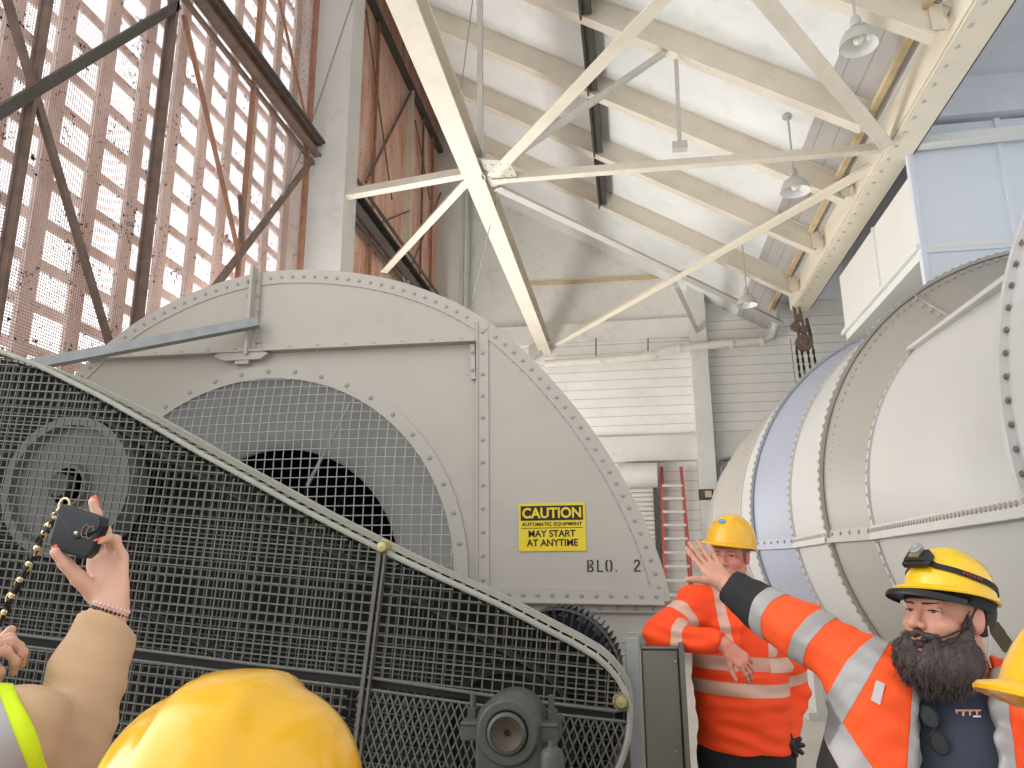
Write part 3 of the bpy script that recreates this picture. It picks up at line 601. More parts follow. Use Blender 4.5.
def clip_lines(poly, d, pitch, off=0):
    """segments of parallel lines (direction d) inside a 2-D polygon"""
    d = np.array(d, float); d /= np.linalg.norm(d); nn = np.array([-d[1], d[0]]); s = poly@nn; tt = poly@d; out = []
    k0, k1 = math.ceil((s.min()-off)/pitch), math.floor((s.max()-off)/pitch)
    for k in range(k0, k1+1):
        v = k*pitch+off; xs = []
        for i in range(len(poly)):
            a, c2 = s[i]-v, s[(i+1) % len(poly)]-v
            if (a < 0) != (c2 < 0): f = a/(a-c2); xs.append(tt[i]+f*(tt[(i+1) % len(poly)]-tt[i]))
        xs.sort()
        for i in range(0, len(xs)-1, 2):
            if xs[i+1]-xs[i] > .01: out.append((d*xs[i]+nn*v, d*xs[i+1]+nn*v))
    return out
def P3(q, d): return go+eu*q[0]+ev*q[1]+np.array([0, d, 0])
def wire_panel(nm, poly, d, pitch=.0375, r=.0026, mt='mesh', par=None, off=0):
    b = MB()
    for i, dr in enumerate(((1, 0), (0, 1))):
        for p, q in clip_lines(poly, dr, pitch, off): b.bar(P3(p, d+i*.005), P3(q, d+i*.005), r*2, r*2, (0, 1, 0))
    return b.build(nm, M[mt], par, fix=False)
def diamond_panel(nm, poly, d, mt='mesh', par=None, a=66, pitch=.0262, w=.0055):
    b = MB()
    for s in (1, -1):
        for p, q in clip_lines(poly, (math.cos(math.radians(a)), s*math.sin(math.radians(a))), pitch): b.bar(P3(p, d+s*.0015), P3(q, d+s*.0015), w, .003, (0, 1, 0))
    return b.build(nm, M[mt], par, fix=False)
def poly_px(pts): return uv([g(*q) for q in pts])
split = lambda x: 634+ (x-0)*.127                      # the joint between upper and lower panels
ti = [(x, y+7) for x, y in top_px[:16] if x <= 381]; 
PUL = poly_px([(-150, 329)]+ti[1:]+[(381, 549), (363, 672), (350, 676), (262, 666), (0, 633), (-150, 614)])
PUR = poly_px([(384, 553), (400, 565), (450, 588), (500, 611), (540, 632), (575, 650), (598, 664), (612, 678), (622, 692), (626, 708), (612, 711), (500, 697), (366, 676)])
PLL = poly_px([(-150, 622), (0, 642), (262, 675), (348, 686), (336, 842), (-150, 845)])
PLR = poly_px([(358, 687), (500, 707), (612, 720), (627, 722), (624, 745), (617, 764), (604, 786), (585, 806), (556, 822), (500, 832), (345, 838)])
wire_panel('mesh_panel', PUL, 0, par=guard); wire_panel('mesh_panel', PUR, 0, par=guard); wire_panel('mesh_panel', PLL, 0, par=guard)
diamond_panel('expanded_panel', PLR, 0, par=guard)
allp = uv(GP)
wire_panel('rear_mesh', allp, TG*.8, par=guard, off=.017)
b = MB()
for d in (0, TG):
    pts = resample(GP, 140); b.tube([q+np.array([0, d, 0]) for q in pts], .011, 8)
b.build('rim_bar', M['rim'], guard)
b = MB(); pts = resample(GP, 140); e = .006; cen2 = np.mean(GP, axis=0); V = []
for i, q in enumerate(pts): V += [q+(0, TG*.42, .004), q+(0, TG, .004)]
b.add(V, [(2*i, 2*i+1, 2*i+3, 2*i+2) for i in range(139)]); b.build('edge_cover', M['rim'], guard)
b = MB()
for i in range(0, 139): b.bar(pts[i], pts[i]+np.array([0, TG*.42, .002]), .007, .007)
b.build('edge_mesh', M['rim'], guard)
def fbar(nm, p, q, w, dep=.03, mt='mesh'): MB().bar(g(*p), g(*q), w, dep, (0, 1, 0)).build(nm, M[mt], guard)
fbar('divider_bar', (381, 548), (350, 790), .014); fbar('divider_bar', (386, 552), (357, 790), .008)
b = MB()
for p, q in (((-150, 612), (0, 632)), ((0, 632), (262, 665)), ((262, 665), (360, 676)), ((360, 676), (500, 697)), ((500, 697), (614, 711)), ((614, 711), (629, 709))): b.tube([g(*p), g(*q)], .0065, 8)
b.build('joint_bar', M['mesh'], guard)
b = MB()
for p, q in (((-150, 622), (0, 643)), ((0, 643), (262, 676)), ((262, 676), (360, 688)), ((360, 688), (500, 708)), ((500, 708), (626, 722))): b.tube([g(*p), g(*q)], .0055, 8)
b.build('joint_bar', M['mesh'], guard)
MB().prism([g(-150, 614, .02), g(0, 634, .02), g(262, 667, .02), g(360, 678, .02), g(612, 711, .02), g(612, 720, .02), g(360, 686, .02), g(262, 675, .02), g(0, 642, .02), g(-150, 622, .02)], (0, .015, 0)).build('joint_strip', M['guard_dark'], guard)
for x, y in ((384, 547), (621, 701)):
    MB().lathe([(.001, -.035), (.018, -.033), (.024, -.022), (.024, .0), (.03, .0), (.03, .01)], g(x, y), (0, 1, 0), 16).build('clamp_knob', M['brass'], guard)
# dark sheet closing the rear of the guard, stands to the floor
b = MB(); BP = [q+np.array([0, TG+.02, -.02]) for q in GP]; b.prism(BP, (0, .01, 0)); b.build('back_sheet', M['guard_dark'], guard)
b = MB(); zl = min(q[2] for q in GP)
for x in (-3.0, -1.7, -.35): b.box((x, YG+.03, 0), (x+.07, YG+.1, zl+.06))
b.build('support_leg', M['cast'], guard)
# pulleys and belts inside the guard
def pulley(nm, x, y, rpx, lab, mt):
    ce = at(x, y, YG+.12); r = rpx*(YG+.12)/769
    t = thing(nm, lab, 'pulley', tuple(ce))
    b = MB(); b.lathe([(.04, 0), (r*.3, 0), (r*.33, .03), (r*.85, .03), (r*.88, -.01), (r, -.01), (r*.94, .02), (r, .05), (r*.94, .08), (r, .12), (r*.3, .13)], ce, (0, 1, 0), 48); b.build('rim', M[mt], t)
    MB().lathe([(.001, -.05), (.05, -.05), (.05, 0), (.08, 0), (.1, .06)], ce, (0, 1, 0), 20).build('hub', M['cast'], t)
    return ce, r
p1 = pulley('drive_pulley', 66, 486, 78, 'large pale pulley wheel behind the mesh at left', 'sheave')
p2 = pulley('drive_pulley', 505, 735, 62, 'small dark pulley wheel behind the mesh near the bearing', 'guard_dark')
for k in range(3):
    (a, r1), (e2, r2) = p1, p2; d = e2-a; d = d/np.linalg.norm(d); nn = np.array([-d[2], 0, d[0]]); yy = np.array([0, .02+.035*k, 0]); b = MB()
    th = [math.pi/2+math.pi*i/16 for i in range(17)]
    lp = [a+yy+(r1+.005)*(d*math.cos(x)+nn*math.sin(x)) for x in th]+[e2+yy+(r2+.005)*(-d*math.cos(x)-nn*math.sin(x)) for x in th]
    b.tube(lp, .011, 6, closed=True); o = b.build('drive_belt', M['black_pl']); tag(o, 'black rubber drive belt running round the pulleys behind the mesh', 'belt', 'drive belts inside the guard')
# ================================================================== pillow block bearing in front of the guard
YP = 2.45; ce = at(507, 733, YP); k_ = YP/769
brg = thing('pillow_block_bearing', 'grey cast bearing housing with a brown shaft cap', 'bearing', (ce[0], YP+.1, 0))
r = 33*k_
b = MB()
b.lathe([(.001, .02), (r*.55, .02), (r*.6, 0), (r*.86, .0), (r, .035), (r, .19), (r*.86, .22), (.001, .22)], ce, (0, 1, 0), 40); b.build('housing', M['cast'], brg, bevel=.004)
b = MB()
for s in (-1, 1):
    b = MB(); x0, x1 = sorted((ce[0]+s*r*.8, ce[0]+s*r*1.42)); b.box((x0, YP+.03, ce[2]-.03), (x1, YP+.19, ce[2]+.012)); b.box((x0, YP+.025, ce[2]+.012), (x1, YP+.2, ce[2]+.024)); b.build('cap_lug', M['cast'], brg, bevel=.004)
b = MB(); b.box((ce[0]-r*.95, YP+.02, ce[2]-.26), (ce[0]+r*.95, YP+.2, ce[2]-.0)); b.box((ce[0]-r*1.9, YP, ce[2]-.30), (ce[0]+r*1.9, YP+.24, ce[2]-.16)); b.build('base_block', M['cast'], brg, bevel=.006)
b = MB(); b.lathe([(r*.56, .02), (r*.56, -.012), (r*.47, -.018), (r*.45, -.01)], ce, (0, 1, 0), 32); b.build('cap_ring', M['cast'], brg)
b = MB(); b.lathe([(r*.46, -.012), (r*.3, -.002), (r*.12, .004), (.001, .004)], ce, (0, 1, 0), 28); b.build('shaft_cap', M['brown'], brg)
MB().lathe([(r*.09, .003), (.001, .006)], ce-(0, .004, 0), (0, 1, 0), 14).build('centre_hole', M['dark'], brg)
for s in (-1, 1):
    q = np.array([ce[0]+s*r*1.18, YP+.1, ce[2]+.024]); MB().lathe([(.018, 0), (.018, .03), (.001, .03)], q, n=6).lathe([(.01, .03), (.01, .07), (.001, .072)], q, n=8).build('cap_bolt', M['cast'], brg)
q = np.array([ce[0]+r*1.3, YP-.02, ce[2]-.14]); b = MB(); b.lathe([(.001, 0), (.036, 0), (.036, .085), (.03, .10), (.012, .112), (.012, .125), (.001, .125)], q, n=18); b.build('oil_cup', M['cast'], brg)
MB().tube([q+(.0, -.037, .03), q+(0, -.044, .03)], .012, 10).build('oil_sight', M['brass'], brg)
MB().box((ce[0]-.3, YP-.02, 0), (ce[0]+.3, YP+.28, ce[2]-.30)).build('pedestal', M['cast'], brg, bevel=.01)
# ================================================================== electric motor behind the guard
YM = 3.85; ce = at(556, 676, YM); r = 61*YM/769
mo = thing('electric_motor', 'dark navy finned electric motor half hidden by the guard', 'motor', (ce[0], YM+.3, 0))
b = MB(); b.lathe([(.001, .05), (r*.88, .05), (r*.9, .1), (r*.9, .62), (.001, .62)], ce, (0, 1, 0), 40); b.build('motor_body', M['motor'], mo)
b = MB()
for k in range(56):
    a = 2*math.pi*k/56; u = np.array([math.cos(a), 0, math.sin(a)]); b.bar(ce+u*r*.94+(0, .08, 0), ce+u*r*.94+(0, .6, 0), .009, r*.12, tuple(u))
b.build('cooling_fins', M['motor'], mo)
b = MB(); b.lathe([(r*.98, .0), (r*1.0, .03), (r*1.0, .09), (r*.96, .09), (r*.96, .03)], ce, (0, 1, 0), 44); 
for k in range(40):
    a = 2*math.pi*k/40; u = np.array([math.cos(a), 0, math.sin(a)]); v = np.array([-math.sin(a), 0, math.cos(a)]); b.bar(ce+u*r*.4, ce+u*r*.97+v*.05, .012, .02, (0, 1, 0))
b.lathe([(.001, -.01), (r*.42, -.01), (r*.44, .02)], ce, (0, 1, 0), 30); b.build('fan_cowl', M['motor'], mo)
MB().box((ce[0]-r*.9, YM+.1, 0), (ce[0]+r*.9, YM+.6, ce[2]-r*.8)).build('motor_base', M['cast'], mo)
# ================================================================== stainless guard box with post
bx = thing('guard_box', 'narrow stainless steel machine guard box beside the orange worker', 'box', (.08, 3.5, 0))
a_, e_ = at(641, 646, 3.3), at(681, 646, 3.3)
MB().box((a_[0], 3.3, .0), (e_[0]-.012, 3.85, a_[2]-.012)).build('box_body', M['stainless'], bx, bevel=.006)
MB().box((a_[0]-.005, 3.29, a_[2]-.012), (e_[0]-.01, 3.86, a_[2])).build('top_plate', M['stainless'], bx, bevel=.004)
q0, q1 = at(625, 637, 3.3), at(638.5, 637, 3.3); MB().box((q0[0], 3.28, 0), (q1[0], 3.36, q0[2])).build('corner_post', M['galv'], bx, bevel=.004)
b = MB(); q0 = at(624, 630, 3.3); b.tube([at(627, 637, 3.32), at(627, 633, 3.32), at(636, 633, 3.32), at(636, 637, 3.32)], .004, 6)
for yy in (642, 655): b.tube([at(622, yy, 3.3), at(640, yy, 3.3)], .006, 6)
b.build('post_hardware', M['galv'], bx)
q0 = at(676, 642, 3.28); q1 = at(686, 768, 3.28); MB().box((e_[0]-.012, 3.27, 0), (e_[0]+.01, 3.33, q0[2])).build('edge_rail', M['stainless'], bx, bevel=.003)
b = MB()
for yy in (662, 752): b.rivet(at(678, yy, 3.3)-(0.01, .0, 0), (0, -1, 0), .008)
b.build('screw_head', M['galv'], bx)
o = MB().box(at(612, 790, 3.2), at(640, 745, 3.9)).build('machine_block', M['brown']); tag(o, 'rusty block at the foot of the guard next to the stainless box', 'block'); o.location.z = 0
# ================================================================== big stepped duct casings at right
RINGS = dict(N0=((4.75, 2.42), 2.62, 4.15), N1=((4.95, 2.42), 2.80, 4.7), N1b=((4.80, 2.38), 2.62, 4.72), C2=((4.36, 2.26), 2.14, 7.75), C1=((4.6, 2.36), 2.62, 8.5), C3=((4.62, 2.36), 2.64, 10.2), C4=((4.3, 2.3), 2.68, 11.0), C5=((4.3, 2.3), 2.70, 12.0), C6=((3.75, 2.1), 2.5, 13.0), C7=((3.8, 2.1), 2.5, 14.6))
A0, A1 = math.radians(30), math.radians(330)
def ringpt(k, a, dr=0): (cx, cz), r, y = RINGS[k]; return np.array([cx+(r+dr)*math.cos(a), y, cz+(r+dr)*math.sin(a)])
def shell(nm, k0, k1, m_, par, a0=A0, a1=A1, n=110, b0=None):
    b = MB(); V = []
    S0 = {k0: a0, k1: a0 if b0 is None else b0}
    for k in (k0, k1): V += [ringpt(k, S0[k]+(a1-S0[k])*j/n) for j in range(n+1)]
    for k in (k0, k1): V += [ringpt(k, S0[k]+(a1-S0[k])*j/n, -.02) for j in range(n+1)]
    q = n+1; fs = [(i, i+1, q+i+1, q+i) for i in range(n)]+[(2*q+i, 3*q+i, 3*q+i+1, 2*q+i+1) for i in range(n)]
    return b.add(V, fs, True).build(nm, m_, par, fix=False)
def seam_rivets(b, k, nrv, dr, outward=True, a0=A0, a1=A1, rr=.026, dy=0):
    nrv = int(nrv*(a1-a0)/(math.radians(268)-max(a0, math.radians(92))))
    for j in range(nrv):
        a = a0+(a1-a0)*(j+.5)/nrv; u = np.array([math.cos(a), 0, math.sin(a)]); b.rivet(ringpt(k, a, dr)+(0, dy, 0), u if outward else (0, -1, 0), rr)
def hoop(nm, k, par, w=.06, h=.03, m_='duct', a0=A0, a1=A1, n=110, riv=(), mr='duct_rivet'):
    b = MB(); V = []
    for j in range(n+1):
        a = a0+(a1-a0)*j/n
        for dr, dy in ((0, -w/2), (h, -w/2), (h, w/2), (0, w/2)): V.append(ringpt(k, a, dr)+(0, dy, 0))
    b.add(V, [(4*i+j, 4*i+(j+1) % 4, 4*i+4+(j+1) % 4, 4*i+4+j) for i in range(n) for j in range(4)])
    for kw in riv: seam_rivets(b, k, **kw)
    b.build(nm, M[m_], par, m2=M[mr])
ZS = 1.93
def side_x(k, z): (cx, cz), r, y = RINGS[k]; return np.array([cx-math.sqrt(max(r*r-(z-cz)**2, 0)), y, z])
def seam(nm, k0, k1, par, z=ZS, w=.07, th=.05, rv=24, m_='duct', ext=0):
    p, q = side_x(k0, z), side_x(k1, z); b = MB(); b.bar(p-(w/2-.02, 0, 0), q-(w/2-.02, 0, 0), w+.04, th); b.bar(p-(w-.03, 0, -.05), q-(w-.03, 0, -.05), .02, .10)
    rivrow(b, p-(w-.02, 0, -.06), q-(w-.02, 0, -.06), rv, (-1, 0, 0), .022); b.build(nm, M[m_], par, m2=M['duct_rivet'])
AF, AN = math.radians(136.5), math.radians(158.5)
du = thing('inlet_duct', 'nearest big white duct section with a flat bolted top edge', 'duct', (3, 6, 0))
shell('duct_shell', 'N1b', 'C2', M['duct'], du, AN, A1, b0=AF); hoop('end_hoop', 'C2', du, .05, .02, a0=AF, riv=(dict(nrv=46, dr=.02, a0=AF, rr=.02),))
p, q = ringpt('N1b', AN), ringpt('C2', AF); b = MB(); b.bar(p, q, .16, .03); b.bar(p-(.0, 0, -.035), q-(.0, 0, -.035), .02, .07); rivrow(b, p+(-.05, 0, .02), q+(-.05, 0, .02), 34, (-.6, 0, 1), .026); b.build('top_flange', M['duct'], du, m2=M['duct_rivet'])
MB().prism([p, q, q+(3, 0, 0), p+(3, 0, 0)], (0, 0, -.02)).build('flat_top', M['duct'], du)
seam('split_seam', 'N1b', 'C2', du, rv=44)
MB().box((4.0, 4.9, 0), (4.6, 7.6, .35)).build('duct_foot', M['duct'], du)
nr = thing('duct_collar', 'curved white duct collar cut off by the right picture edge', 'duct', (4, 4.4, 0))
shell('collar_shell', 'N0', 'N1', M['duct'], nr); hoop('collar_flange', 'N1', nr, .05, .04, riv=(dict(nrv=62, dr=.012, rr=.020, dy=-.04),), mr='hook')
b = MB()
n_ = 64
V = [ringpt('N1', A0+(A1-A0)*j/n_) for j in range(n_+1)]+[ringpt('N1b', A0+(A1-A0)*j/n_, -.45) for j in range(n_+1)]
b.add(V, [(i, i+1, n_+2+i, n_+1+i) for i in range(n_)], True); b.build('collar_face', M['duct_face'], nr)
seam('split_seam', 'N0', 'N1', nr, rv=7)
mid = thing('duct_casing', 'wide round duct casing in the middle with a grey cone face', 'duct', (3.5, 9.3, 0))
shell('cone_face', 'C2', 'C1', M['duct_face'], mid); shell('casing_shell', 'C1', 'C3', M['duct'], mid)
hoop('front_hoop', 'C1', mid, .06, .035, 'duct_face', riv=(dict(nrv=84, dr=.035), dict(nrv=84, dr=-.06, outward=False, dy=-.13, rr=.022)))
hoop('rear_hoop', 'C3', mid, .06, .03, riv=(dict(nrv=84, dr=.03, rr=.024),))
seam('split_seam', 'C1', 'C3', mid, rv=16); seam('cone_seam', 'C2', 'C1', mid, w=.05, rv=5, m_='duct_face')
b = MB(); 
for f in (.12, .37, .63, .88): b.rivet(ringpt('C1', math.radians(125), -.03)*(1-f)+ringpt('C2', math.radians(125), .03)*f+(-.02, -.02, 0), (-.5, -.8, .3), .024)
b.bar(ringpt('C1', math.radians(124)), ringpt('C2', math.radians(124)), .015, .04); b.build('face_joint', M['duct_face'], mid)
MB().box((1.95, 9.7, 0), (2.2, 11.4, 1.0)).box((1.85, 9.65, 0), (2.4, 11.45, .08)).build('support_plinth', M['duct'], mid)
MB().box((2.3, 8.6, 0), (3.2, 10.0, .72)).build('saddle', M['duct'], mid)
far = thing('duct_casing', 'far round duct casing with a bluish cone face next to end wall', 'duct', (3.2, 12, 0))
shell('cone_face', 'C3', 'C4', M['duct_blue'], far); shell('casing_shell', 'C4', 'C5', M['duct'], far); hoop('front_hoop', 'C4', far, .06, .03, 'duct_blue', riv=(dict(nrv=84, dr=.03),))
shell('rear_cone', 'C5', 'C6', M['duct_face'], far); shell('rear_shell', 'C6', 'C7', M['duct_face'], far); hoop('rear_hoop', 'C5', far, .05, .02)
seam('split_seam', 'C4', 'C5', far, rv=10); seam('cone_seam', 'C3', 'C4', far, w=.05, rv=6, m_='duct_blue')
MB().box((2.0, 11.6, 0), (3.4, 12.6, .8)).build('saddle', M['duct'], far)
# access plate on the lower duct behind the bearded worker
pl = thing('access_plate', 'small brown plate and knob on the duct behind the bearded worker', 'plate', tuple(at(1004, 632, 4.9)))
q = at(1003, 633, 4.9)
# ================================================================== square air plenum above the ducts
pn = thing('air_plenum', 'large square duct box with cream side and pale blue front', 'duct', (5.5, 10.5, 5.4))
MB().box((3.5, 9.12, 5.36), (8, 12.45, 6.28)).build('plenum_side', M['plenum'], pn)
MB().box((3.44, 9.05, 5.30), (8, 12.5, 5.36)).box((3.5, 9.12, 5.20), (8, 12.45, 5.30)).build('bottom_moulding', M['plenum'], pn)
b = MB()
for y in (10.55,): b.box((3.47, y, 5.36), (3.5, y+.06, 6.28))
b.build('side_batten', M['plenum'], pn)
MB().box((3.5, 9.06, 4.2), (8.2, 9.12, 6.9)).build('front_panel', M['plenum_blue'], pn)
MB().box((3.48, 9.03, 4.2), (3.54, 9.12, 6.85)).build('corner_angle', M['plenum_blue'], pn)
q = at(1003, 180, 9.06); MB().box((q[0], 9.02, 4.2), (q[0]+.06, 9.06, 6.9)).build('front_batten', M['plenum_blue'], pn)
q = at(950, 252, 9.06); MB().box((3.54, 9.03, q[2]), (8.2, 9.06, q[2]+.05)).build('front_batten', M['plenum_blue'], pn)
# ================================================================== bodies as one smooth surface: distance fields
N3 = np.newaxis
def unit(v): v = np.array(v, float); return v/np.linalg.norm(v)
class SDF:
    def __init__(s): s.ops = []
    def _add(s, kind, fn, c, rad, k): s.ops.append((kind, fn, np.array(c, float), rad, k)); return s
    def cap(s, a, b, ra, rb=None, k=.02, kind='u', flat=None):
        """tapered limb; flat=(axis, factor) squashes it along an axis"""
        a, b = np.array(a, float), np.array(b, float); rb = ra if rb is None else rb; d = b-a; L2 = max(d@d, 1e-12)
        if flat is not None: ax, fc = unit(flat[0]), flat[1]
        def fn(P):
            q = P-a; t = np.clip(q@d/L2, 0, 1); w = q-t[:, N3]*d
            if flat is not None: w = w+np.outer(w@ax, ax)*(1/fc-1)
            return np.sqrt((w*w).sum(1))-(ra+(rb-ra)*t)
        return s._add(kind, fn, (a+b)/2, math.sqrt(L2)/2+max(ra, rb), k)
    def ell(s, c, rad, axes=None, k=.02, kind='u'):
        c = np.array(c, float); rad = np.array(rad, float); A = np.eye(3) if axes is None else np.array(axes)
        def fn(P):
            q = (P-c)@A.T; k0 = np.sqrt(((q/rad)**2).sum(1)); k1 = np.sqrt(((q/rad**2)**2).sum(1)); return k0*(k0-1)/np.maximum(k1, 1e-9)
        return s._add(kind, fn, c, rad.max(), k)
    def plane(s, p, n, kind='i', k=0, c=None, rad=9):
        p, n = np.array(p, float), unit(n)
        return s._add(kind, lambda P: (P-p)@n, p if c is None else c, rad, k)
    def disp(s, fn): return s._add('d', fn, (0, 0, 0), 99, 0)
    def ev(s, P, c, R):
        D = np.full(len(P), .5)
        for kind, fn, cc, rad, k in s.ops:
            if np.linalg.norm(cc-c) > rad+R+.06: continue
            if kind == 'd': D = D+fn(P); continue
            e = fn(P)
            if kind == 'u':
                if k > 0: h = np.clip(.5+.5*(D-e)/k, 0, 1); D = D*(1-h)+e*h-k*h*(1-h)
                else: D = np.minimum(D, e)
            elif kind == 's':
                if k > 0: h = np.clip(.5-.5*(D+e)/k, 0, 1); D = D*(1-h)-e*h+k*h*(1-h)
                else: D = np.maximum(D, -e)
            elif kind == 'i': D = np.maximum(D, e)
        return D
    def bounds(s):
        lo = np.min([c-r for k, f, c, r, _ in s.ops if k == 'u'], 0); hi = np.max([c+r for k, f, c, r, _ in s.ops if k == 'u'], 0); return lo-.04, hi+.04
    def mesh(s, h):
        lo, hi = s.bounds(); B = 12; nb = np.ceil((hi-lo)/(h*B)).astype(int); n = nb*B
        D = np.full(n, .5, np.float32); hb = h*B*.5*1.7321
        ii = np.indices((B, B, B)).reshape(3, -1).T*h
        for bx in range(nb[0]):
            for by in range(nb[1]):
                for bz in range(nb[2]):
                    o = lo+np.array([bx, by, bz])*h*B; c = o+h*B/2
                    if abs(s.ev(c[N3], c, hb)[0]) > hb*1.25+.03: 
                        dd = s.ev(c[N3], c, hb)[0]
                        D[bx*B:(bx+1)*B, by*B:(by+1)*B, bz*B:(bz+1)*B] = dd; continue
                    D[bx*B:(bx+1)*B, by*B:(by+1)*B, bz*B:(bz+1)*B] = s.ev(o+ii, c, hb).reshape(B, B, B)
        ins = D < 0
        # surface nets
        C = np.zeros(tuple(n-1), np.int8)
        for dx in (0, 1):
            for dy in (0, 1):
                for dz in (0, 1): C += ins[dx:n[0]-1+dx, dy:n[1]-1+dy, dz:n[2]-1+dz]
        act = (C > 0) & (C < 8); idx = np.full(act.shape, -1, np.int64); cells = np.argwhere(act); idx[act] = np.arange(len(cells))
        acc = np.zeros((len(cells), 3)); cnt = np.zeros(len(cells))
        cor = [(dx, dy, dz) for dx in (0, 1) for dy in (0, 1) for dz in (0, 1)]
        for i, a in enumerate(cor):
            for b in cor[i+1:]:
                if sum(abs(x-y) for x, y in zip(a, b)) != 1: continue
                da = D[cells[:, 0]+a[0], cells[:, 1]+a[1], cells[:, 2]+a[2]]; db = D[cells[:, 0]+b[0], cells[:, 1]+b[1], cells[:, 2]+b[2]]
                m = (da < 0) != (db < 0); t = np.where(m, da/np.where(m, da-db, 1), 0)
                p = np.array(a)+t[:, N3]*(np.array(b)-np.array(a)); acc[m] += p[m]; cnt[m] += 1
        V = lo+(cells+acc/cnt[:, N3])*h; F = []
        for ax in range(3):
            a1, a2 = [(1, 2), (2, 0), (0, 1)][ax]; sl = [slice(0, -1)]*3; sh = [slice(0, -1)]*3; sh[ax] = slice(1, None)
            A_, B_ = ins[tuple(sl)], ins[tuple(sh)]
            e = np.argwhere(A_ != B_); e = e[(e[:, a1] > 0) & (e[:, a2] > 0) & (e[:, 0] < n[0]-1) & (e[:, 1] < n[1]-1) & (e[:, 2] < n[2]-1)]
            fl = ins[e[:, 0], e[:, 1], e[:, 2]]; q = []
            for o1, o2 in ((0, 0), (1, 0), (1, 1), (0, 1)):
                t = e.copy(); t[:, a1] -= 1-o1; t[:, a2] -= 1-o2; q.append(idx[t[:, 0], t[:, 1], t[:, 2]])
            q = np.array(q).T; q[~fl] = q[~fl][:, ::-1]; F.append(q)
        F = np.concatenate(F); F = F[(F >= 0).all(1)]
        return V, F
def mesh_obj(nm, V, F, mt, parent):
    me = bpy.data.meshes.new(nm); me.from_pydata(V.tolist(), [], F.tolist() if hasattr(F, 'tolist') else F); me.polygons.foreach_set('use_smooth', [True]*len(me.polygons)); me.update()
    o = bpy.data.objects.new(nm, me); COL.objects.link(o); me.materials.append(M[mt] if isinstance(mt, str) else mt)
    if parent is not None:
        o.parent = parent; o.matrix_parent_inverse = ORG[parent.name].inverted(); ORG[o.name] = Matrix.Identity(4)
    return o
def normals(V, F):
    n = np.cross(V[F[:, 2]]-V[F[:, 0]], V[F[:, 3]]-V[F[:, 1]]); vn = np.zeros_like(V)
    for i in range(4): np.add.at(vn, F[:, i], n)
    return vn/np.maximum(np.linalg.norm(vn, axis=1, keepdims=True), 1e-12)
def strip_mesh(V, F, s, off=.0014):
    """the part of a surface where s > 0, cut cleanly and lifted by off: tape, cuffs, trims"""
    Vn = V+normals(V, F)*off; verts = []; faces = []; key = {}
    def vid(i, j=None, t=0):
        k = (i, j) if j is None or i < j else (j, i)
        if k not in key: key[k] = len(verts); verts.append(Vn[i] if j is None else Vn[i]*(1-t)+Vn[j]*t)
        return key[k]
    for f in F[(s[F] > 0).any(1)]:
        out = []
        for a in range(4):
            i, j = f[a], f[(a+1) % 4]
            if s[i] > 0: out.append(vid(i))
            if (s[i] > 0) != (s[j] > 0): out.append(vid(i, j, s[i]/(s[i]-s[j])))
        if len(set(out)) > 2: faces.append(out)
    return np.array(verts), faces
def tape(nm, V, F, s, mt, parent, off=.0014):
    v, f = strip_mesh(V, F, s, off)
    if len(f): return mesh_obj(nm, v, f, mt, parent)
def frame(fwd, up):
    f = unit(fwd); r = unit(np.cross(f, up)); u = np.cross(r, f); return r, f, u          # right, forward, up
def head(s, c, fr, sc=1.0, mouth=0., k=.012, neck=None, rn=.058):
    r, f, u = fr; L = lambda x, y, z: np.array(c)+(r*x+f*y+u*z)*sc; A = np.array([r, f, u]); q = lambda *a: tuple(v*sc for v in a)
    s.ell(L(0, -.018, .040), q(.077, .098, .088), A, k); s.ell(L(0, .030, -.045), q(.060, .062, .080), A, .03)
    s.cap(L(-.025, .070, -.105), L(.025, .070, -.105), .020*sc, k=.025); s.cap(L(-.062, .01, -.06), L(-.03, .06, -.105), .016*sc, k=.03); s.cap(L(.062, .01, -.06), L(.03, .06, -.105), .016*sc, k=.03)
    s.cap(L(-.040, .074, .022), L(-.008, .083, .018), .012*sc, k=.012); s.cap(L(.040, .074, .022), L(.008, .083, .018), .012*sc, k=.012)
    for x in (-1, 1):
        s.ell(L(x*.033, .095, .000), q(.019, .014, .010), A, .010, 's'); s.ell(L(x*.045, .058, -.032), q(.024, .026, .022), A, .02)
        s.cap(L(x*.018, .081, .0046), L(x*.047, .0765, .0034), .0054*sc, k=.004); s.cap(L(x*.020, .081, -.0072), L(x*.046, .0765, -.0076), .0050*sc, k=.004)
    s.cap(L(0, .086, .012), L(0, .112, -.034), .0085*sc, .0125*sc, k=.010)
    for x in (-1, 1): s.ell(L(x*.014, .097, -.038), q(.009, .012, .009), A, .006); s.ell(L(x*.008, .104, -.049), q(.0045, .006, .005), A, .003, 's')
    s.cap(L(-.020, .088, -.068-mouth*.3), L(.020, .088, -.068-mouth*.3), .0075*sc, k=.008); s.cap(L(-.017, .088, -.080-mouth), L(.017, .088, -.080-mouth), .0085*sc, k=.008)
    s.cap(L(-.024, .094, -.074-mouth*.6), L(.024, .094, -.074-mouth*.6), (.003+mouth*.55)*sc, k=.004, kind='s')
    for x in (-1, 1):
        s.ell(L(x*.079, -.012, -.008), q(.010, .020, .033), A, .008); s.ell(L(x*.088, -.006, -.006), q(.006, .010, .018), A, .005, 's')
    if neck is not None: s.cap(L(0, -.022, -.06), neck, rn, rn*1.12, k=.03)
    return L
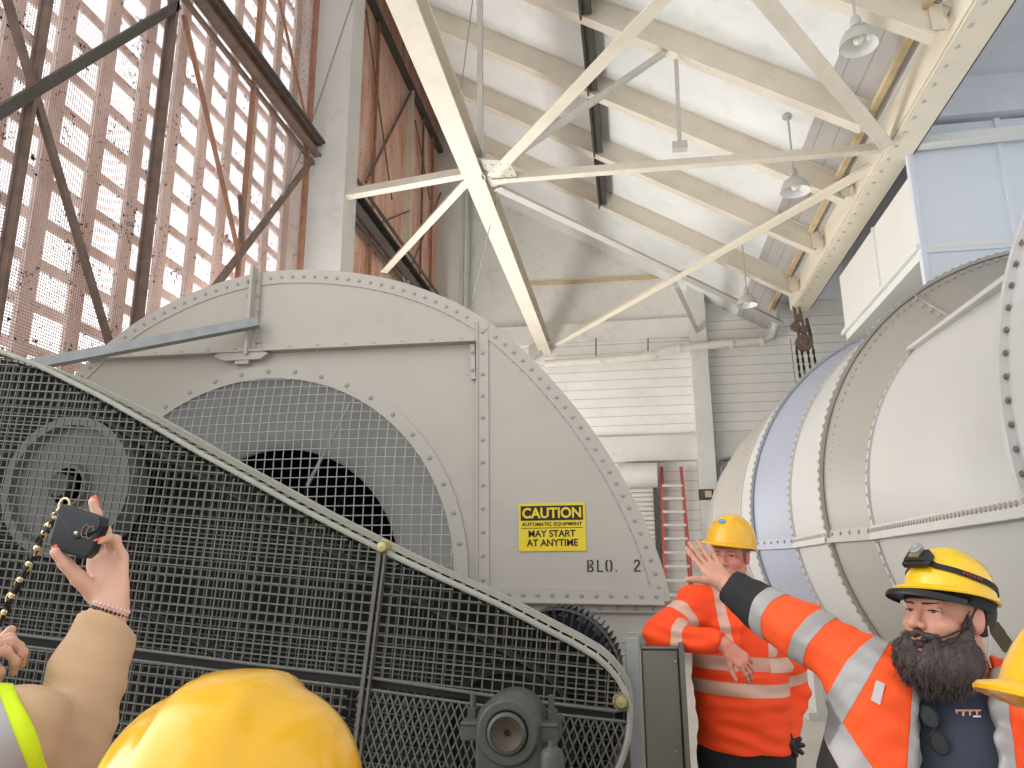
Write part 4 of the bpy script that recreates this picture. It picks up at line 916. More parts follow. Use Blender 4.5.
def eyes(parent, L, sc=1.0, look=(0, 1, 0), fr=None):
    r, f, u = fr; g_ = unit(r*look[0]+f*look[1]+u*look[2])
    for x in (-1, 1):
        c_ = L(x*.0325, .0722, -.0012); b = MB(); b.lathe([(1e-4, -.0118*sc)]+[(.0118*sc*math.sin(math.pi*i/10), -.0118*sc*math.cos(math.pi*i/10)) for i in range(1, 10)]+[(1e-4, .0118*sc)], c_, g_, 16)
        e = b.build('eye', M['white'], parent); MB().lathe([(.0062*sc, .0101*sc), (.004*sc, .0116*sc), (1e-4, .0122*sc)], c_, g_, 14).build('iris', M['iris'], e)
def lashes(parent, L, fr):
    for x in (-1, 1):
        s = SDF(); s.cap(L(x*.0205, .0855, -.0008), L(x*.034, .0858, .0012), .0017, k=.001); s.cap(L(x*.034, .0858, .0012), L(x*.0475, .0800, -.0012), .0017, k=.001)
        V, F_ = s.mesh(.0016); mesh_obj('eyelash', V, F_, 'hair', parent)
def hand(s, w, d, n, side, curls, spread=(.10, .03, -.05, -.14), thumb=(55, 18, 14), sc=1.0, k=.008, tnrm=.35, arm=None, nails=None):
    """w wrist, d towards the fingers, n out of the back of the hand, side = unit vector towards the thumb"""
    d = unit(d); n = unit(np.array(n)-d*(np.array(n)@d)); t = unit(np.array(side)-d*(np.array(side)@d)-n*(np.array(side)@n)); w = np.array(w, float)
    Q = lambda a, b, c_=0: w+(d*a+t*b+n*c_)*sc
    s.cap(Q(-.02, 0), Q(.02, 0), .026*sc, .027*sc, k=.015, flat=(n, .78))
    s.cap(Q(.02, .012), Q(.075, .024), .024*sc, .020*sc, k=.015, flat=(n, .62)); s.cap(Q(.02, -.012), Q(.072, -.022), .022*sc, .018*sc, k=.015, flat=(n, .62)); s.cap(Q(.02, 0), Q(.08, 0), .022*sc, .018*sc, k=.015, flat=(n, .62))
    tips = []
    for i, (b, L) in enumerate(((.030, (.045, .026, .022)), (.010, (.049, .030, .023)), (-.011, (.045, .028, .022)), (-.030, (.036, .021, .019)))):
        p = Q(.085-.004*abs(i-1)-(.008 if i == 3 else 0), b); dd = unit(d+t*spread[i]); rr = (.0094, .0096, .0092, .0082)[i]*sc; ang = 0
        for j in range(3):
            ang += math.radians(curls[i][j]); v = dd*math.cos(ang)-n*math.sin(ang); q = p+v*L[j]*sc
            s.cap(p, q, rr*(1-.07*j), rr*(1-.07*(j+1)), k=.004 if j == 0 else .003); s.ell(p+n*.001, (rr*1.04,)*3, None, .004) if j else None
            p = q
        nn_ = n*math.cos(ang)+dd*math.sin(ang); tips.append((p, v, nn_, rr))
    a0 = math.radians(thumb[0]); p = Q(.022, .026, -.006); v = unit(d*math.cos(a0)+t*math.sin(a0)-n*tnrm); s.cap(Q(.012, .012), p, .019*sc, .0165*sc, k=.012)
    for j, L in enumerate((.040, .033, .027)):
        if j: a1 = math.radians(thumb[j]); v = unit(v*math.cos(a1)+(d-v*(d@v))*math.sin(a1)) if np.linalg.norm(d-v*(d@v)) > .05 else v
        q = p+v*L*sc; s.cap(p, q, (.0150-.002*j)*sc, (.0135-.0022*j)*sc, k=.006); p = q
    tips.append((p, v, unit(n-v*(n@v)), .0095*sc)); return tips
def folds(amp, freq, dirv, seed=0, warp=.6):
    d = unit(dirv); rng = np.random.RandomState(seed); o = [unit(d+rng.randn(3)*.45) for _ in range(4)]; ph = rng.rand(4)*6.28; fq = freq*(.7+rng.rand(4)*.9)
    def fn(P):
        w = np.sin(P@np.array([7.1, 5.3, 6.2])+seed)*warp+np.sin(P@np.array([-11., 9., 5.])+seed*2)*warp*.5
        v = sum(np.sin(P@o[i]*fq[i]+ph[i]+w*2) for i in range(4))/4
        m_ = .5+.5*np.sin(P@np.array([4.3, -3.7, 5.1])+seed*1.3)
        return -amp*v*(.35+.65*m_)
    return fn
def helmet(nm, parent, c, fr, mt, W=.112, Lf=.150, Lb=.145, Hh=.132, brim=.010, peak=.045, ridge=.006, lift=0., rw=.036):
    r, f, u = fr; c = np.array(c, float); b = MB(); na = 72; rows = []
    ph = [0, .04, .10, .2, .32, .46, .6, .74, .88, 1.0, 1.12, 1.24, 1.36, 1.47, 1.55]
    def pt(a, e, k=1.0, drop=0):
        x, y = math.sin(a), math.cos(a); ce = math.cos(e)**.82; z = Hh*k*math.sin(e)**.95
        X, Y = W*k*x*ce, (Lf if y > 0 else Lb)*k*y*ce
        if k == 1.0 and ridge:
            w1 = 1/(1+(abs(X)/rw)**14); w2 = math.exp(-((abs(X)-.062)/.012)**2)
            z += ridge*w1*min(1, math.sin(e)*1.7)+ridge*.0*w2
        return X, Y, z-drop
    def B(a):
        p_ = max(0., math.cos(a)); return brim+peak*p_**1.4, -.010*p_**1.5
    ring = lambda fn: rows.append([fn(2*math.pi*j/na) for j in range(na)])
    def brimpt(a, k, dz):
        w, dp = B(a); x, y = math.sin(a), math.cos(a); X, Y, z = pt(a, 0); l = math.hypot(x, y); return X+x*w*k, Y+y*w*k, z+dp*k+dz
    ring(lambda a: pt(a, 0, .955, -.004)); ring(lambda a: brimpt(a, .0, -.006)); ring(lambda a: brimpt(a, 1., -.005)); ring(lambda a: brimpt(a, 1.06, .0)); ring(lambda a: brimpt(a, .93, .004)); ring(lambda a: brimpt(a, .25, .005))
    for e in ph: ring(lambda a, e=e: pt(a, max(e, .03)))
    V = [c+r*x+f*y+u*(z+lift) for R_ in rows for x, y, z in R_]; nr_ = len(rows)
    fs = [(i*na+j, i*na+(j+1) % na, (i+1)*na+(j+1) % na, (i+1)*na+j) for i in range(nr_-1) for j in range(na)]
    fs.append(tuple((nr_-1)*na+j for j in range(na))); b.add(V, fs, True)
    rows = []
    for e in ph: ring(lambda a, e=e: pt(a, e, .955, -.004))
    V = [c+r*x+f*y+u*(z+lift) for R_ in rows for x, y, z in R_]; b.add(V, [(i*na+j, (i+1)*na+j, (i+1)*na+(j+1) % na, i*na+(j+1) % na) for i in range(len(rows)-1) for j in range(na)], True)
    o = b.build(nm, M[mt], parent, fix=False)
    def surf(a, e, d=0):
        x, y, z = pt(a, e); p = c+r*x+f*y+u*(z+lift); n_ = unit(r*x/W**2+f*y/(Lf*Lb)+u*z/Hh**2); return p+n_*d, n_
    return o, surf
def torso(s, N, Pv, shR, shL, inf=0., dep=1.0, k=.05, hem=None, belly=0.):
    """chest, waist and shoulders; N neck base, Pv pelvis"""
    N, Pv, shR, shL = map(lambda v: np.array(v, float), (N, Pv, shR, shL)); lat = unit(shL-shR); up = unit(N-Pv); fw = unit(np.cross(lat, up)); lat = np.cross(up, fw)
    A = np.array([lat, fw, up]); L = np.linalg.norm(N-Pv); w = np.linalg.norm(shL-shR)/2
    mid = (shR+shL)/2
    C = Pv+up*L*.68
    s.ell(C+(mid-N)*.2, (w*.86+inf, .118*dep+inf, L*.36+inf), A, k); s.ell(Pv+up*L*.34+fw*belly*.5, (w*.78+inf, .112*dep+inf+belly, L*.34+inf), A, k); s.ell(Pv+up*L*.02, (w*.84+inf, .115*dep+inf, L*.24+inf), A, k)
    s.cap(N-up*.03, shR, .058+inf, .062+inf, k=.04); s.cap(N-up*.03, shL, .058+inf, .062+inf, k=.04)
    return lat, fw, up
def limb(s, a, e, w, ra, re, rw, k=.03, flat=None):
    s.cap(a, e, ra, re, k=k); s.cap(e, w, re, rw, k=k*.6)
def legs(s, Pv, lat, fw, zf=0.0, inf=0., shoes=True, spread=.10, sw=.0):
    Pv = np.array(Pv, float)
    for x in (-1, 1):
        h = Pv+lat*.09*x-np.array([0, 0, .06]); kn = np.array([*(Pv[:2]+lat[:2]*(spread*.95)*x+fw[:2]*.02), Pv[2]*.53]); an = np.array([*(Pv[:2]+lat[:2]*spread*x), .085])
        s.cap(h, kn, .088+inf, .060+inf, k=.04); s.cap(kn, an, .058+inf, .045+inf, k=.03)
def shoes_mb(Pv, lat, fw, spread=.10):
    s = SDF(); Pv = np.array(Pv, float); f2 = unit([fw[0], fw[1], 0])
    for x in (-1, 1):
        an = np.array([*(Pv[:2]+lat[:2]*spread*x), .06]); s.cap(an-f2*.05, an+f2*.15-np.array([0, 0, .012]), .052, .044, k=.02, flat=((0, 0, 1), .8))
    s.plane((0, 0, .004), (0, 0, -1)); return s
# ================================================================== people
ZU = np.array([0, 0, 1.])
def person(nm, label, loc): return thing(nm, label, 'person', loc)
# ---------------------------------------------------------------- worker in orange, elbow on the guard box
T = person('person', 'worker in yellow hard hat and long-sleeved orange shirt, elbow leaning on steel guard box', (at(748, 760, 3.55)[0], 3.55, 0))
Y0 = 3.55
Hc = at(729, 555, Y0); N = at(733, 598, Y0+.03); shR, shL = at(698, 604, Y0-.0), at(783, 620, Y0+.05); Pv = np.array([at(748, 770, Y0)[0], Y0+.03, .93])
elR, wrR = at(662, 634, Y0-.15), at(725, 645, Y0-.28); elL, wrL = at(794, 692, Y0+.14), at(789, 742, Y0+.06)
fr = frame(unit([-.38, -.92, -.03]), ZU+np.array([.05, 0, 0]))
s = SDF(); L = head(s, Hc, fr, .97, 0, neck=N); lat, fw, up = torso(s, N, Pv, shR, shL, -.045, 1.0, belly=.0); limb(s, shR, elR, wrR, .05, .042, .030); limb(s, shL, elL, wrL, .05, .042, .030); legs(s, Pv, lat, fw)
dh = unit(at(747, 664, Y0-.30)-wrR)
hand(s, wrR+dh*.015, dh, (-.25, -.75, .75), (.55, -.55, -.35), [(28, 22, 12), (32, 26, 14), (36, 28, 16), (34, 30, 16)], thumb=(38, 14, 10), sc=.90)
hand(s, wrL, unit([-.25, .1, -1]), (.9, -.2, 0), (0, -1, 0), [(30, 40, 20)]*4, thumb=(30, 10, 8))
V, Fc = s.mesh(.0044); body = mesh_obj('body', V, Fc, 'skin_m', T); eyes(T, L, .97, (-.5, 1, .0), fr); lashes(T, L, fr)
s2 = SDF()
for x in (-1, 1): s2.cap(L(x*.014, .0935, .0165), L(x*.046, .0825, .0195), .0042, .003, k=.003)
V2, F2 = s2.mesh(.003); mesh_obj('eyebrow', V2, F2, 'hair_grey', T)
s2 = SDF(); s2.ell(L(0, -.03, .03), (.082, .092, .080), np.array(fr), .01); s2.plane(L(0, 0, -.005), -fr[2]); s2.plane(L(0, .035, 0), fr[1]); V2, F2 = s2.mesh(.006); mesh_obj('hair', V2, F2, 'hair_grey', T)
s = SDF(); torso(s, N, Pv+up*.0, shR, shL, .012, 1.05, belly=.035); limb(s, shR, elR, wrR-dh*.01, .080, .070, .042, .05); limb(s, shL, elL, wrL+ZU*.03, .072, .062, .045, .04)
s.cap(Pv-ZU*.06-lat*.06, Pv+ZU*.30-lat*.065, .128, .134, k=.05); s.cap(Pv-ZU*.06+lat*.06, Pv+ZU*.30+lat*.065, .128, .134, k=.05)
s.cap(N-ZU*.04, N+ZU*.018, .072, .066, k=.03); s.cap(N+ZU*.10+fr[1]*.01, N-ZU*.012, .062, .061, k=0, kind='s')
hem = at(748, 746, Y0)[2]; s.plane((0, 0, hem), (-.04, 0, -1))
axR = unit(wrR-elR); s.plane(wrR-axR*.012, axR, c=wrR+axR*.10, rad=.115)
s.disp(folds(.013, 46, (.9, .2, .8), 3)); s.disp(folds(.007, 85, (.4, .4, 1), 5))
V, Fc = s.mesh(.0062); sh = mesh_obj('hi_vis_shirt', V, Fc, 'orange', T)
fz = lambda y: at(748, y, Y0)[2]
def seg(V, a, e):
    d = e-a; t = ((V-a)@d)/(d@d); q = np.linalg.norm(V-a-np.clip(t, 0, 1)[:, N3]*d, axis=1); return t, q
tR, qR = seg(V, shR, elR); tR2, qR2 = seg(V, elR, wrR); tL, qL = seg(V, shL, elL); tL2, qL2 = seg(V, elL, wrL)
midx = (shR+shL)/2
xl = (V-midx)@lat; armR = (np.minimum(qR, qR2) < .092) & (xl < -.14); armL = (np.minimum(qL, qL2) < .082) & (xl > .165); core = ~(armR | armL)
z_ = V[:, 2]+.05*xl
for nm_, za, zb2 in (('upper_waist_tape', 655, 669), ('lower_waist_tape', 680, 693)):
    sv = np.minimum(fz(za)-z_, z_-fz(zb2)); sv = np.where(core, sv, -.01); tape(nm_, V, Fc, sv, 'tape_t', sh)
front = (V-midx)@fw
xs = xl+.085-.16*np.clip((shR[2]+.03-V[:, 2]), 0, 1)*0
for sgn, nm_ in ((-1, 'shoulder_tape'), (1, 'shoulder_tape')):
    ln = np.abs(xl-sgn*(.105-.22*np.clip(N[2]-V[:, 2], 0, .6)*.35))-.020; sv = np.minimum(-ln, V[:, 2]-fz(655)); sv = np.where(core, sv, -.01); tape(nm_, V, Fc, sv, 'tape_t', sh)
sv = np.where((xl < -.12) & (tR > 0) & (qR < .09), .024-np.abs(tR-.52)*np.linalg.norm(elR-shR), -.01); tape('sleeve_tape', V, Fc, sv, 'tape_t', sh)
front = (V-midx)@fw
sv = np.where((xl < -.05) & (tR2 > 0) & (tR2 < 1) & (qR2 < .075) & (xl < -.14) & (front > .05), .024-np.abs(tR2-.34)*np.linalg.norm(wrR-elR), -.01); tape('sleeve_tape', V, Fc, sv, 'tape_t', sh)
sv = np.where((xl > .15) & (qL < .085), .024-np.abs(tL-.75)*np.linalg.norm(elL-shL), -.01); tape('sleeve_tape', V, Fc, sv, 'tape_t', sh)
s = SDF(); s.ell(Pv-ZU*.03, (.185, .128, .14), np.array([lat, fw, up]), .05); legs(s, Pv, lat, fw, inf=.022); s.plane((0, 0, Pv[2]+.02), ZU); s.plane((0, 0, .04), -ZU); s.disp(folds(.005, 40, (0, 0, 1), 8)); V, Fc = s.mesh(.012); mesh_obj('trousers', V, Fc, 'trouser', T)
s = SDF(); s.ell(Pv+ZU*.00, (.190, .130, .13), np.array([lat, fw, up]), .02); s.plane((0, 0, hem+.02), ZU); s.plane((0, 0, hem-.04), -ZU); V, Fc = s.mesh(.009); mesh_obj('undershirt', V, Fc, 'black', T)
s = shoes_mb(Pv, lat, fw); V, Fc = s.mesh(.012); mesh_obj('shoes', V, Fc, 'black', T)
hf = frame(unit([-.42, -.90, .06]), ZU+np.array([.16, 0, 0])); hat, surf = helmet('hard_hat', T, Hc+hf[2]*.042-hf[1]*.014, hf, 'hat', W=.106, Lf=.130, Lb=.134, Hh=.132, peak=.028, ridge=.004)
p, n_ = surf(.16, .72, .0015); q1, _ = surf(.16, .80, .0015); b = MB(); uu = unit(q1-p); ss = np.cross(uu, n_); b.add([p+(ss*math.cos(a)*.017+uu*math.sin(a)*.012) for a in [2*math.pi*i/20 for i in range(20)]]+[p+n_*.0025+(ss*math.cos(a)*.017+uu*math.sin(a)*.012) for a in [2*math.pi*i/20 for i in range(20)]], [tuple(range(20, 40))]+[(i, (i+1) % 20, 20+(i+1) % 20, 20+i) for i in range(20)]); b.build('sticker', M['blue'], hat)
hb = Hc+hf[2]*.035-hf[1]*.014; b = MB(); b.add([hb+hf[0]*math.cos(a)*.096+hf[1]*math.sin(a)*.116+hf[2]*z for z in (0, .03) for a in [2*math.pi*i/40 for i in range(40)]], [(i, (i+1) % 40, 40+(i+1) % 40, 40+i) for i in range(40)], True); b.build('suspension_band', M['black_pl'], hat)
# glove hanging at the pocket
s = SDF(); p = at(791, 744, Y0-.02); s.cap(p+np.array([-.03, 0, .02]), p+np.array([0, 0, 0]), .020, .02, k=.01)
for dx, dz in ((.035, .022), (.045, -.002), (.038, -.03), (.015, -.04), (-.002, .035)): s.cap(p, p+np.array([dx, -.01, dz]), .011, .0095, k=.006)
V, Fc = s.mesh(.004); o = mesh_obj('work_glove', V, Fc, 'black_pl', None); tag(o, 'black work glove sticking out at the hip of the orange worker', 'glove')
# ---------------------------------------------------------------- bearded worker pointing
Y0 = 2.12
T = person('person', 'bearded worker in open orange jacket and yellow hard hat, arm stretched out pointing', (at(950, 760, Y0)[0], Y0, 0))
Hc = at(946, 614, Y0); N = at(962, 690, Y0+.05); shR, shL = at(872, 682, Y0+.10), at(1042, 700, Y0-.02); Pv = np.array([at(950, 768, Y0)[0]+.02, Y0+.06, .88])
elR, wrR = at(806, 634, Y0+.20), at(727, 585, Y0+.42); elL, wrL = at(1062, 790, Y0+.02), at(1040, 868, Y0-.12)
fr = frame(unit([-.84, -.50, .14]), ZU+np.array([.06, .02, 0])); SCB = .98
s = SDF(); L = head(s, Hc, fr, SCB, .012, neck=N, rn=.062); lat, fw, up = torso(s, N, Pv, shR, shL, -.03, 1.05, belly=.02); limb(s, shR, elR, wrR, .055, .045, .031); limb(s, shL, elL, wrL, .055, .045, .031); legs(s, Pv, lat, fw)
tip = at(686, 538, Y0+.50); dh = unit(tip-wrR); thumbdir = unit(at(678, 564, Y0+.40)-at(712, 566, Y0+.42))
hand(s, wrR+dh*.0, dh, np.cross(thumbdir, dh)*1., thumbdir-dh*.1, [(4, 8, 5), (2, 6, 4), (6, 8, 5), (10, 12, 8)], spread=(.07, .01, -.05, -.11), thumb=(56, -4, -8), sc=.94, tnrm=.05)
hand(s, wrL, unit([-.1, -.2, -1]), (1, 0, 0), (0, -1, 0), [(30, 30, 20)]*4, thumb=(35, 10, 8))
V, Fc = s.mesh(.0036); body = mesh_obj('body', V, Fc, 'skin_b', T); eyes(T, L, SCB, (-.1, 1, -.1), fr); lashes(T, L, fr)
s2 = SDF()
for x in (-1, 1): s2.cap(L(x*.012, .0945, .0150), L(x*.050, .0815, .0185), .0030, .0024, k=.002)
V2, F2 = s2.mesh(.003); mesh_obj('eyebrow', V2, F2, 'hair', T)
s2 = SDF(); s2.ell(L(0, .0895, -.083), (.019, .009, .013), np.array(fr), .01); V2, F2 = s2.mesh(.003); mesh_obj('mouth', V2, F2, 'mouth', T)
s2 = SDF(); s2.cap(L(-.014, .0965, -.0985), L(.014, .0965, -.0985), .0065, k=.003); V2, F2 = s2.mesh(.003); mesh_obj('lower_lip', V2, F2, 'lip', T)
# beard and moustache: a soft volume covered in strands
A_ = np.array(fr); s2 = SDF()
for x in (-1, 1):
    s2.cap(L(x*.070, .016, -.030), L(x*.064, .030, -.085), .013, .020, k=.02); s2.cap(L(x*.064, .030, -.085), L(x*.036, .070, -.125), .022, .030, k=.03)
    s2.cap(L(x*.004, .101, -.0545), L(x*.034, .086, -.064), .0068, .008, k=.010); s2.cap(L(x*.036, .084, -.066), L(x*.044, .074, -.12), .010, .016, k=.012)
s2.cap(L(-.03, .070, -.136), L(.03, .070, -.136), .026, k=.02); s2.ell(L(0, .062, -.130), (.088, .056, .040), A_, .04); s2.ell(L(-.01, .058, -.142), (.070, .048, .036), A_, .03)
for x in (-1, 1): s2.ell(L(x*.072, .036, -.115), (.046, .042, .050), A_, .03)
s2.disp(lambda P: .0035*np.sin(P@fr[0]*210+np.sin(P@fr[2]*60)*2)*np.sin(P@fr[1]*170+1))
V2, F2 = s2.mesh(.0048); beard = mesh_obj('beard', V2, F2, 'beard', T); nv = normals(V2, F2)
rng = np.random.RandomState(4); sel = rng.choice(len(V2), 4600); b = MB()
for i in sel:
    p = V2[i]; n0 = nv[i]; loc = (p-L(0, 0, 0))
    if n0@fr[1] < -.55 or np.linalg.norm(p-L(0, .10, -.080)) < .036: continue
    dn = -fr[2]-n0*(-fr[2]@n0)*.92; g_ = unit(unit(dn)+n0*.16+rng.randn(3)*.20); l_ = .018+.022*rng.rand(); q = p-n0*.002; pts = [q]
    low = (loc@fr[2] < -.14)
    if not low: l_ *= .55
    for j in range(3): q = q+g_*l_/3; pts.append(q); g_ = unit(g_+rng.randn(3)*.28-fr[2]*.15)
    b.tube(pts, [.0008, .0008, .0006, .0002], 3, caps=False)
o = b.build('beard_strands', M['beard'], beard, fix=False); o['kind'] = 'stuff'
s2 = SDF(); s2.ell(L(0, -.03, .02), (.086, .098, .092), A_, .01); s2.plane(L(0, 0, -.045), -fr[2]); s2.plane(L(0, .012, 0), unit(fr[1]+fr[2]*.4))
for x in (-1, 1): s2.ell(L(x*.09, -.012, -.012), (.03, .028, .04), A_, .0, 's')
V2, F2 = s2.mesh(.005); mesh_obj('hair', V2, F2, 'hair', T)
# jacket (open in front) over a navy T-shirt
s = SDF(); torso(s, N, Pv, shR, shL, -.012, 1.12, belly=.03); s.cap(N-ZU*.06, N+ZU*.0, .075, .068, k=.03); s.ell(Pv, (.18, .13, .15), np.array([lat, fw, up]), .05); s.disp(folds(.005, 40, (.4, .2, 1), 21)); V, Fc = s.mesh(.0065); shirt = mesh_obj('tshirt', V, Fc, 'shirt', T)
s = SDF(); torso(s, N, Pv, shR, shL, .020, 1.18, belly=.04)
limb(s, shR, elR, wrR-unit(wrR-elR)*.015, .094, .082, .052, .05); limb(s, shL, elL, wrL, .092, .080, .052, .05); s.ell(Pv-ZU*.04, (.23, .165, .18), np.array([lat, fw, up]), .05)
s.cap(at(880, 705, Y0+.06), at(872, 850, Y0+.05), .115, .14, k=.06); s.cap(N-ZU*.05, N+ZU*.025, .098, .088, k=.03); s.cap(N+ZU*.12, N-ZU*.0+fw*.02, .075, .074, k=.01, kind='s')
axR = unit(wrR-elR); s.plane(wrR-axR*.02, axR, c=wrR+axR*.11, rad=.125)
mid = (shR+shL)/2
# opening: a long wedge down the front
op_c = mid+fw*.20+lat*.02
def opening(P):
    x = (P-mid)@lat-.004; y = (P-mid)@fw; z = (P-mid)@up; w = .074+.10*np.clip(-z, 0, .6)*.6; return np.maximum(np.abs(x)-w, .035-y)
s._add('s', opening, mid+fw*.1-up*.1, .6, .012)
s.disp(folds(.014, 34, (1, .3, .8), 11)); s.disp(folds(.007, 75, (.3, .5, 1), 14))
V, Fc = s.mesh(.0058); jk = mesh_obj('hi_vis_jacket', V, Fc, 'orange_b', T)
tR, qR = seg(V, shR, elR); tR2, qR2 = seg(V, elR, wrR); tL, qL = seg(V, shL, elL); xl = (V-mid)@lat; yl = (V-mid)@fw; zl_ = (V-mid)@up
LU, LF = np.linalg.norm(elR-shR), np.linalg.norm(wrR-elR)
foreR = (tR2 > -.2) & (qR2 < .12) & (xl < -.16)
tape('black_cuff', V, Fc, np.where(foreR & (tR2 > .1), (tR2-.46)*LF, -.01), 'black', jk)
tape('sleeve_tape', V, Fc, np.where(foreR, .027-np.abs(tR2-.375)*LF, -.01), 'tape', jk)
tape('sleeve_tape', V, Fc, np.where((xl < -.18) & (tR > .2) & (qR < .13), .021-np.abs(tR-.86)*LU, -.01), 'tape', jk)
tape('sleeve_tape', V, Fc, np.where((xl > .18) & (qL < .13), .030-np.abs(tL-.8)*.25, -.01), 'tape', jk)
core = (xl > -.26) & (xl < .26)
for sg_ in (-1, 1):
    sv = .028-np.abs(xl-sg_*(.175+.50*(.09-zl_)))*.85; sv = np.minimum(sv, np.minimum(yl+.06, zl_+.16)); sv = np.minimum(sv, np.maximum((.22-tR)*.2, qR-.115)); tape('chest_tape', V, Fc, sv, 'tape', jk)
tape('waist_tape', V, Fc, np.where(core | True, np.where((np.minimum(qR, qR2) > .1) & (qL > .1), .032-np.abs(zl_+.10+1.2*(xl+.28))*.6, -.01), -.01), 'tape', jk)
tape('black_hem', V, Fc, np.where((np.minimum(qR, qR2) > .1) & (qL > .1), (-.155-zl_-1.2*(xl+.28))*.6, -.01), 'black', jk, .002)
d_o = opening(V); tape('grey_lining_trim', V, Fc, np.where((yl > .04) & (zl_ > -.5), .014+.012*(xl > 0)-np.abs(d_o-.004), -.01), 'tape', jk, .0035)
# pale pocket tag on the chest
p = at(906, 688, Y0-.09)
from mathutils.bvhtree import BVHTree
def hit(o, x, y):
    me = o.data; t = BVHTree.FromPolygons([v.co for v in me.vertices], [tuple(f.vertices) for f in me.polygons]); h = t.ray_cast(Vector(EYE), Vector(ray(x, y)).normalized())
    return (np.array(h[0]), np.array(h[1])) if h[0] is not None else (None, None)
def sticker(nm, o, pts, mt, par, th=.003):
    P = []; nn_ = None
    for x, y in pts:
        h, n0 = hit(o, x, y)
        if h is None: return
        nn_ = n0 if nn_ is None else nn_; P.append(h+np.array(-ray(x, y))*.002)
    b = MB(); b.prism(P, unit(-ray(*pts[0]))*th); return b.build(nm, M[mt], par)
sticker('reflective_badge', jk, [(876, 680), (885, 684), (880, 705), (871, 700)], 'enamel_out', jk)
s = SDF(); s.ell(Pv-ZU*.03, (.19, .135, .15), np.array([lat, fw, up]), .05); legs(s, Pv, lat, fw, inf=.022); s.plane((0, 0, Pv[2]+.05), ZU); s.plane((0, 0, .04), -ZU); V, Fc = s.mesh(.014); mesh_obj('trousers', V, Fc, 'trouser', T)
s = shoes_mb(Pv, lat, fw); V, Fc = s.mesh(.014); mesh_obj('shoes', V, Fc, 'black', T)
# chest print on the shirt
for i, (x0, y0, x1, y1) in enumerate(((955, 709.5, 981, 711.3), (962, 711.5, 964.5, 716), (969, 711, 971, 715.5), (976, 711, 978, 715), (973, 715.5, 981, 717.2), (956, 711, 957.5, 713.5))):
    sticker('chest_print', shirt, [(x0, y0), (x1, y0), (x1, y1), (x0, y1)], 'skin_w' if i != 4 else 'enamel', shirt, .001)
# helmet, peaked cap, headlamp
hf = frame(unit([-.82, -.50, .24]), ZU+np.array([.05, .03, 0])); hcc = Hc+hf[2]*.048-hf[1]*.010
hat, surf = helmet('hard_hat', T, hcc, hf, 'hat2', W=.097, Lf=.109, Lb=.113, Hh=.108, peak=.024, ridge=.007, brim=.008, rw=.03)
r_, f_, u_ = hf; b = MB(); rows = []
for k in range(3):
    row = []
    for j in range(25):
        a = -1.25+2.5*j/24; w = [.0, .060, .064][k]*max(0, math.cos(a))**.9; row.append(hcc+r_*math.sin(a)*(.094+w*.25)+f_*(math.cos(a)*.110+w)-u_*(.012+[0, .010, .018][k]-.0*k))
    rows.append(row)
Vv = [p for R_ in rows for p in R_]; b.add(Vv, [(i*25+j, i*25+j+1, (i+1)*25+j+1, (i+1)*25+j) for i in range(2) for j in range(24)], True)
Vv = [p-u_*.006 for p in Vv]; b.add(Vv, [(i*25+j, (i+1)*25+j, (i+1)*25+j+1, i*25+j+1) for i in range(2) for j in range(24)], True)
b.add([rows[2][j] for j in range(25)]+[rows[2][j]-u_*.006 for j in range(25)], [(j, j+1, 26+j, 25+j) for j in range(24)])
b.build('cap_peak', M['black_pl'], T, fix=False)
b = MB(); nb_ = 48; rows = [[hcc+r_*math.sin(2*math.pi*j/nb_)*.093+f_*math.cos(2*math.pi*j/nb_)*.108+u_*z for j in range(nb_)] for z in (.012, -.032)]
b.add(rows[0]+rows[1], [(j, (j+1) % nb_, nb_+(j+1) % nb_, nb_+j) for j in range(nb_)], True); b.build('cap_band', M['black'], T, fix=False)
b = MB(); lo_, up_ = [], []
for j in range(61):
    a = math.pi*2*j/60; e = .30+.17*max(0, math.cos(a))**1.5-.12*max(0, -math.cos(a)); p0, n0 = surf(a, e-.075, .003); p1, _ = surf(a, e+.075, .003); lo_.append(p0); up_.append(p1)
b.add(lo_+up_, [(j, j+1, 61+j+1, 61+j) for j in range(60)], True); strap = b.build('headlamp_strap', M['black'], hat)
for a in (-.95, -1.1, -1.25, -1.4, -1.55):
    pass
b = MB()
for a in (1.0, 1.08, 1.16, 1.24, 1.32, 1.40):
    for sgn in (-1,):
        e = .30+.17*max(0, math.cos(a))**1.5; q = [surf(sgn*(a+da), e+de, .0045)[0] for da, de in ((0, -.04), (.05, -.04), (.05, .04), (0, .04))]; b.add(q, [(0, 1, 2, 3)])
b.build('strap_lettering', M['red_dark'], strap)
p0, n0 = surf(0, .50, .012); lf = frame(n0, u_); b = MB()
A3 = [lf[0], lf[1], lf[2]]
def obox(b, c_, hx, hy, hz, ax): 
    vs = [c_+ax[0]*x*hx+ax[1]*y*hy+ax[2]*z*hz for z in (-1, 1) for x, y in ((-1, -1), (1, -1), (1, 1), (-1, 1))]; b.add(vs, [(0, 3, 2, 1), (4, 5, 6, 7), (0, 1, 5, 4), (1, 2, 6, 5), (2, 3, 7, 6), (3, 0, 4, 7)])
obox(b, p0, .030, .013, .019, A3); obox(b, p0-lf[2]*.02, .034, .008, .008, A3); lamp = b.build('headlamp', M['black_pl'], hat, bevel=.004)
MB().lathe([(.016, 0), (.017, .012), (.012, .014), (.001, .010)], p0+lf[1]*.012+lf[2]*.012, lf[1], 18).build('headlamp_lens', M['galv'], lamp)
b = MB(); obox(b, p0+lf[1]*.012-lf[2]*.004, .014, .006, .008, A3); b.build('headlamp_switch', M['brass'], lamp)
